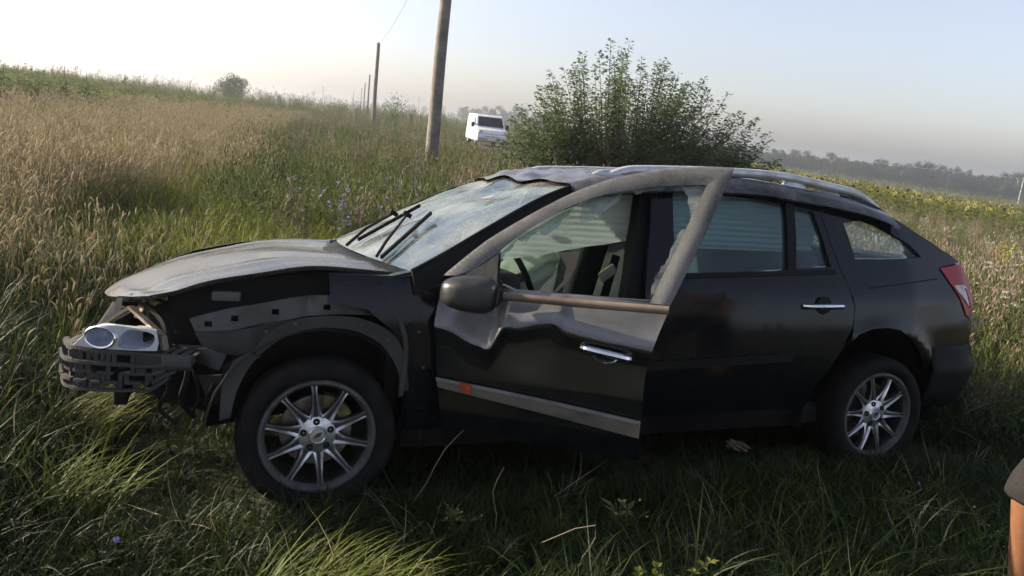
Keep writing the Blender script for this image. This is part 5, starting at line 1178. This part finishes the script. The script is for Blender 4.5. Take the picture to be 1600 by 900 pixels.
# ================================================================== THE BYSTANDER (only a shin and knee reach into the frame)
def person():
    e = empty('person', (1.95, 2.5, float(Hh(1.95, 2.5)))); tag(e, 'person in dark grey shorts stepping in at the right edge, bare shin lit', 'person')
    o0 = Vector(e.location)
    skin = mat('skin', (.23, .105, .055), (.19, .085, .044), .5, scale=30, bump=.1, bscale=200); cloth = mat('shorts_grey', (.008, .008, .008), (.013, .0125, .012), .9, scale=14, bump=.4, bscale=60); shirt = mat('shirt', (.10, .11, .13), rough=.9); shoe = mat('shoe', (.05, .045, .04), rough=.8); hairm = mat('hair', (.03, .022, .016), rough=.7)
    J = {'pel': (2.08, 2.50, .95), 'chest': (2.06, 2.50, 1.32), 'neck': (2.03, 2.50, 1.50), 'head0': (2.00, 2.50, 1.60), 'head1': (1.99, 2.50, 1.72),
         'hL': (2.100, 2.41, .90), 'kL': (1.745, 2.385, .53), 'cL': (1.785, 2.40, .36), 'aL': (1.830, 2.42, .10), 'tL': (1.700, 2.40, .04), 'hR': (2.08, 2.60, .90), 'kR': (2.12, 2.62, .50), 'cR': (2.18, 2.62, .36), 'aR': (2.26, 2.62, .10), 'tR': (2.12, 2.62, .04),
         'sL': (2.06, 2.30, 1.42), 'eL': (1.98, 2.24, 1.14), 'wL': (1.86, 2.30, .95), 'sR': (2.06, 2.70, 1.42), 'eR': (2.10, 2.76, 1.14), 'wR': (2.02, 2.74, .92)}
    rad = {'pel': .15, 'chest': .165, 'neck': .062, 'head0': .085, 'head1': .095, 'hL': .095, 'kL': .060, 'cL': .056, 'aL': .040, 'tL': .038, 'hR': .095, 'kR': .060, 'cR': .056, 'aR': .040, 'tR': .038, 'sL': .065, 'eL': .043, 'wL': .030, 'sR': .065, 'eR': .043, 'wR': .030}
    names = list(J); ed = [('pel', 'chest'), ('chest', 'neck'), ('neck', 'head0'), ('head0', 'head1'), ('pel', 'hL'), ('hL', 'kL'), ('kL', 'cL'), ('cL', 'aL'), ('aL', 'tL'), ('pel', 'hR'), ('hR', 'kR'), ('kR', 'cR'), ('cR', 'aR'), ('aR', 'tR'), ('chest', 'sL'), ('sL', 'eL'), ('eL', 'wL'), ('chest', 'sR'), ('sR', 'eR'), ('eR', 'wR')]
    for s_, hy in (('L', -1), ('R', 1)):                       # hands: palm and five fingers
        wv = Vector(J['w' + s_]); dv = (wv - Vector(J['e' + s_])).normalized(); pm_ = wv + dv * .07; J['p' + s_] = tuple(pm_); rad['p' + s_] = .026; names.append('p' + s_); ed.append(('w' + s_, 'p' + s_))
        for fi, (lat, L) in enumerate(((-.028, .065), (-.010, .080), (.010, .083), (.028, .072))):
            a = pm_ + Vector((lat, 0, 0)) + dv * .03; b = a + dv * L * .5 + Vector((-.01, hy * -.012, 0)); c_ = b + dv * L * .45 + Vector((-.015, hy * -.02, 0))
            for nm, p, r_ in (('f%s%da' % (s_, fi), a, .0095), ('f%s%db' % (s_, fi), b, .0085), ('f%s%dc' % (s_, fi), c_, .0075)): J[nm] = tuple(p); rad[nm] = r_; names.append(nm)
            ed += [('p' + s_, 'f%s%da' % (s_, fi)), ('f%s%da' % (s_, fi), 'f%s%db' % (s_, fi)), ('f%s%db' % (s_, fi), 'f%s%dc' % (s_, fi))]
        a = wv + dv * .03 + Vector((-.035, hy * -.01, 0)); b = a + dv * .04 + Vector((-.02, hy * -.01, 0)); J['t%sa' % s_] = tuple(a); J['t%sb' % s_] = tuple(b); rad['t%sa' % s_] = .011; rad['t%sb' % s_] = .009; names += ['t%sa' % s_, 't%sb' % s_]; ed += [('w' + s_, 't%sa' % s_), ('t%sa' % s_, 't%sb' % s_)]
    me = bpy.data.meshes.new('body'); ix = {n: i for i, n in enumerate(names)}; me.from_pydata([Vector(J[n]) - o0 for n in names], [(ix[a], ix[b]) for a, b in ed], [])
    b = bpy.data.objects.new('body', me); COL.objects.link(b); b.parent = e; me.materials.append(skin)
    b.modifiers.new('skin', 'SKIN')
    for n in names: me.skin_vertices[0].data[ix[n]].radius = (rad[n], rad[n])
    me.skin_vertices[0].data[ix['pel']].use_root = True
    sd = b.modifiers.new('sub', 'SUBSURF'); sd.levels = 2; sd.render_levels = 2; b.modifiers['skin'].use_smooth_shade = True
    def sleeve(name, pts, m, wob=.006, n=20, parent=e):
        mb = MB(); vs = []; k = len(pts)
        for i, (p, r) in enumerate(pts):
            p = Vector(p) - o0; t = (Vector(pts[min(i + 1, k - 1)][0]) - Vector(pts[max(i - 1, 0)][0])).normalized(); u = t.cross(Vector((0, 1, 0))).normalized(); v2 = t.cross(u)
            vs.append([p + (u * math.cos(a) + v2 * math.sin(a)) * (r + wob * math.sin(3 * a + 1.7 * i) + wob * .5 * math.sin(7 * a + i)) for a in np.linspace(0, 2 * math.pi, n + 1)])
        mb.grid(vs); o = mb.build(name, m, parent, 70); md = o.modifiers.new('t', 'SOLIDIFY'); md.thickness = .005; s2 = o.modifiers.new('s', 'SUBSURF'); s2.levels = 1; s2.render_levels = 1; return o
    def mixp(a, b, t): return tuple(Vector(J[a]).lerp(Vector(J[b]), t))
    sh = sleeve('shorts', [((2.07, 2.50, 1.04), .165), ((2.08, 2.50, .95), .19), ((2.08, 2.50, .86), .19)], cloth)
    for s_ in 'LR': sleeve('shorts_leg', [(mixp('h' + s_, 'k' + s_, -.02), .135), (mixp('h' + s_, 'k' + s_, .25), .125), (mixp('h' + s_, 'k' + s_, .5), .112), (mixp('h' + s_, 'k' + s_, .8), .098), (mixp('h' + s_, 'k' + s_, .99), .078), (mixp('k' + s_, 'c' + s_, .20), .074)], cloth, .006, parent=sh)
    ts = sleeve('shirt', [((2.08, 2.50, .93), .20), ((2.08, 2.50, 1.08), .185), ((2.06, 2.50, 1.28), .20), ((2.05, 2.50, 1.42), .17), ((2.04, 2.50, 1.50), .085)], shirt)
    for s_ in 'LR': sleeve('shirt_sleeve', [(mixp('chest', 's' + s_, .55), .11), (mixp('s' + s_, 'e' + s_, 0), .085), (mixp('s' + s_, 'e' + s_, .5), .075), (mixp('s' + s_, 'e' + s_, .75), .072)], shirt, .004, parent=ts)
    for s_ in 'LR':
        a, t_ = Vector(J['a' + s_]), Vector(J['t' + s_]); o = rbox('shoe', tuple((a + t_) / 2 + Vector((-.02, 0, -.01)) - o0), (.28, .10, .09), shoe, e, .035, (0, 0, 0), (.8, .85))
    bm = bmesh.new(); bmesh.ops.create_uvsphere(bm, u_segments=24, v_segments=16, radius=1)
    for v in bm.verts:
        v.co = Vector((v.co.x * .112, v.co.y * .088, v.co.z * .125)); 
        if v.co.z < -.02: v.co.x *= .85
        if v.co.x < -.05 and v.co.z < .06: v.co.x = -.05 + (v.co.x + .05) * .2
    me = bpy.data.meshes.new('hair'); bm.to_mesh(me); bm.free(); hh = obj('hair', me, hairm, e, 60); hh.location = Vector((2.015, 2.50, 1.715)) - o0
    for sg in (-1, 1):
        fc = MB(); fc.box((1.905 - o0.x, 2.50 + sg * .032 - o0.y, 1.68 - o0.z), (.012, .026, .012)); fc.build('eye', hairm, e)
        fc = MB(); fc.box((1.99 - o0.x, 2.50 + sg * .092 - o0.y, 1.665 - o0.z), (.05, .018, .06)); fc.build('ear', skin, e)
    ns = MB(); ns.tube([(1.905 - o0.x, 2.5 - o0.y, 1.68 - o0.z), (1.882 - o0.x, 2.5 - o0.y, 1.645 - o0.z), (1.90 - o0.x, 2.5 - o0.y, 1.635 - o0.z)], [.008, .016, .010], 8); ns.build('nose', skin, e)
    mo_ = MB(); mo_.box((1.902 - o0.x, 2.5 - o0.y, 1.605 - o0.z), (.012, .045, .012)); mo_.build('mouth', mat('lips', (.30, .12, .09), rough=.5), e)
person()

# ================================================================== HAZE
def haze():
    me = bpy.data.meshes.new('haze'); bm = bmesh.new(); bmesh.ops.create_cube(bm, size=1); bm.to_mesh(me); bm.free()
    o = bpy.data.objects.new('haze', me); COL.objects.link(o); x0, x1, y0, y1, z0, z1 = -1800, 1800, -300, 2600, -9, 16
    o.location = ((x0 + x1) / 2, (y0 + y1) / 2, (z0 + z1) / 2); o.scale = (x1 - x0, y1 - y0, z1 - z0)
    m, t, out = newmat('hazy_air'); v = N(t, 'ShaderNodeVolumePrincipled'); v.inputs['Color'].default_value = (.95, .95, .94, 1); v.inputs['Density'].default_value = HAZE; v.inputs['Anisotropy'].default_value = .72
    t.links.new(v.outputs[0], out.inputs['Volume']); me.materials.append(m)
    tag(o, 'pale morning haze over the fields', 'haze', None, 'stuff')
HAZE = .0013
haze()
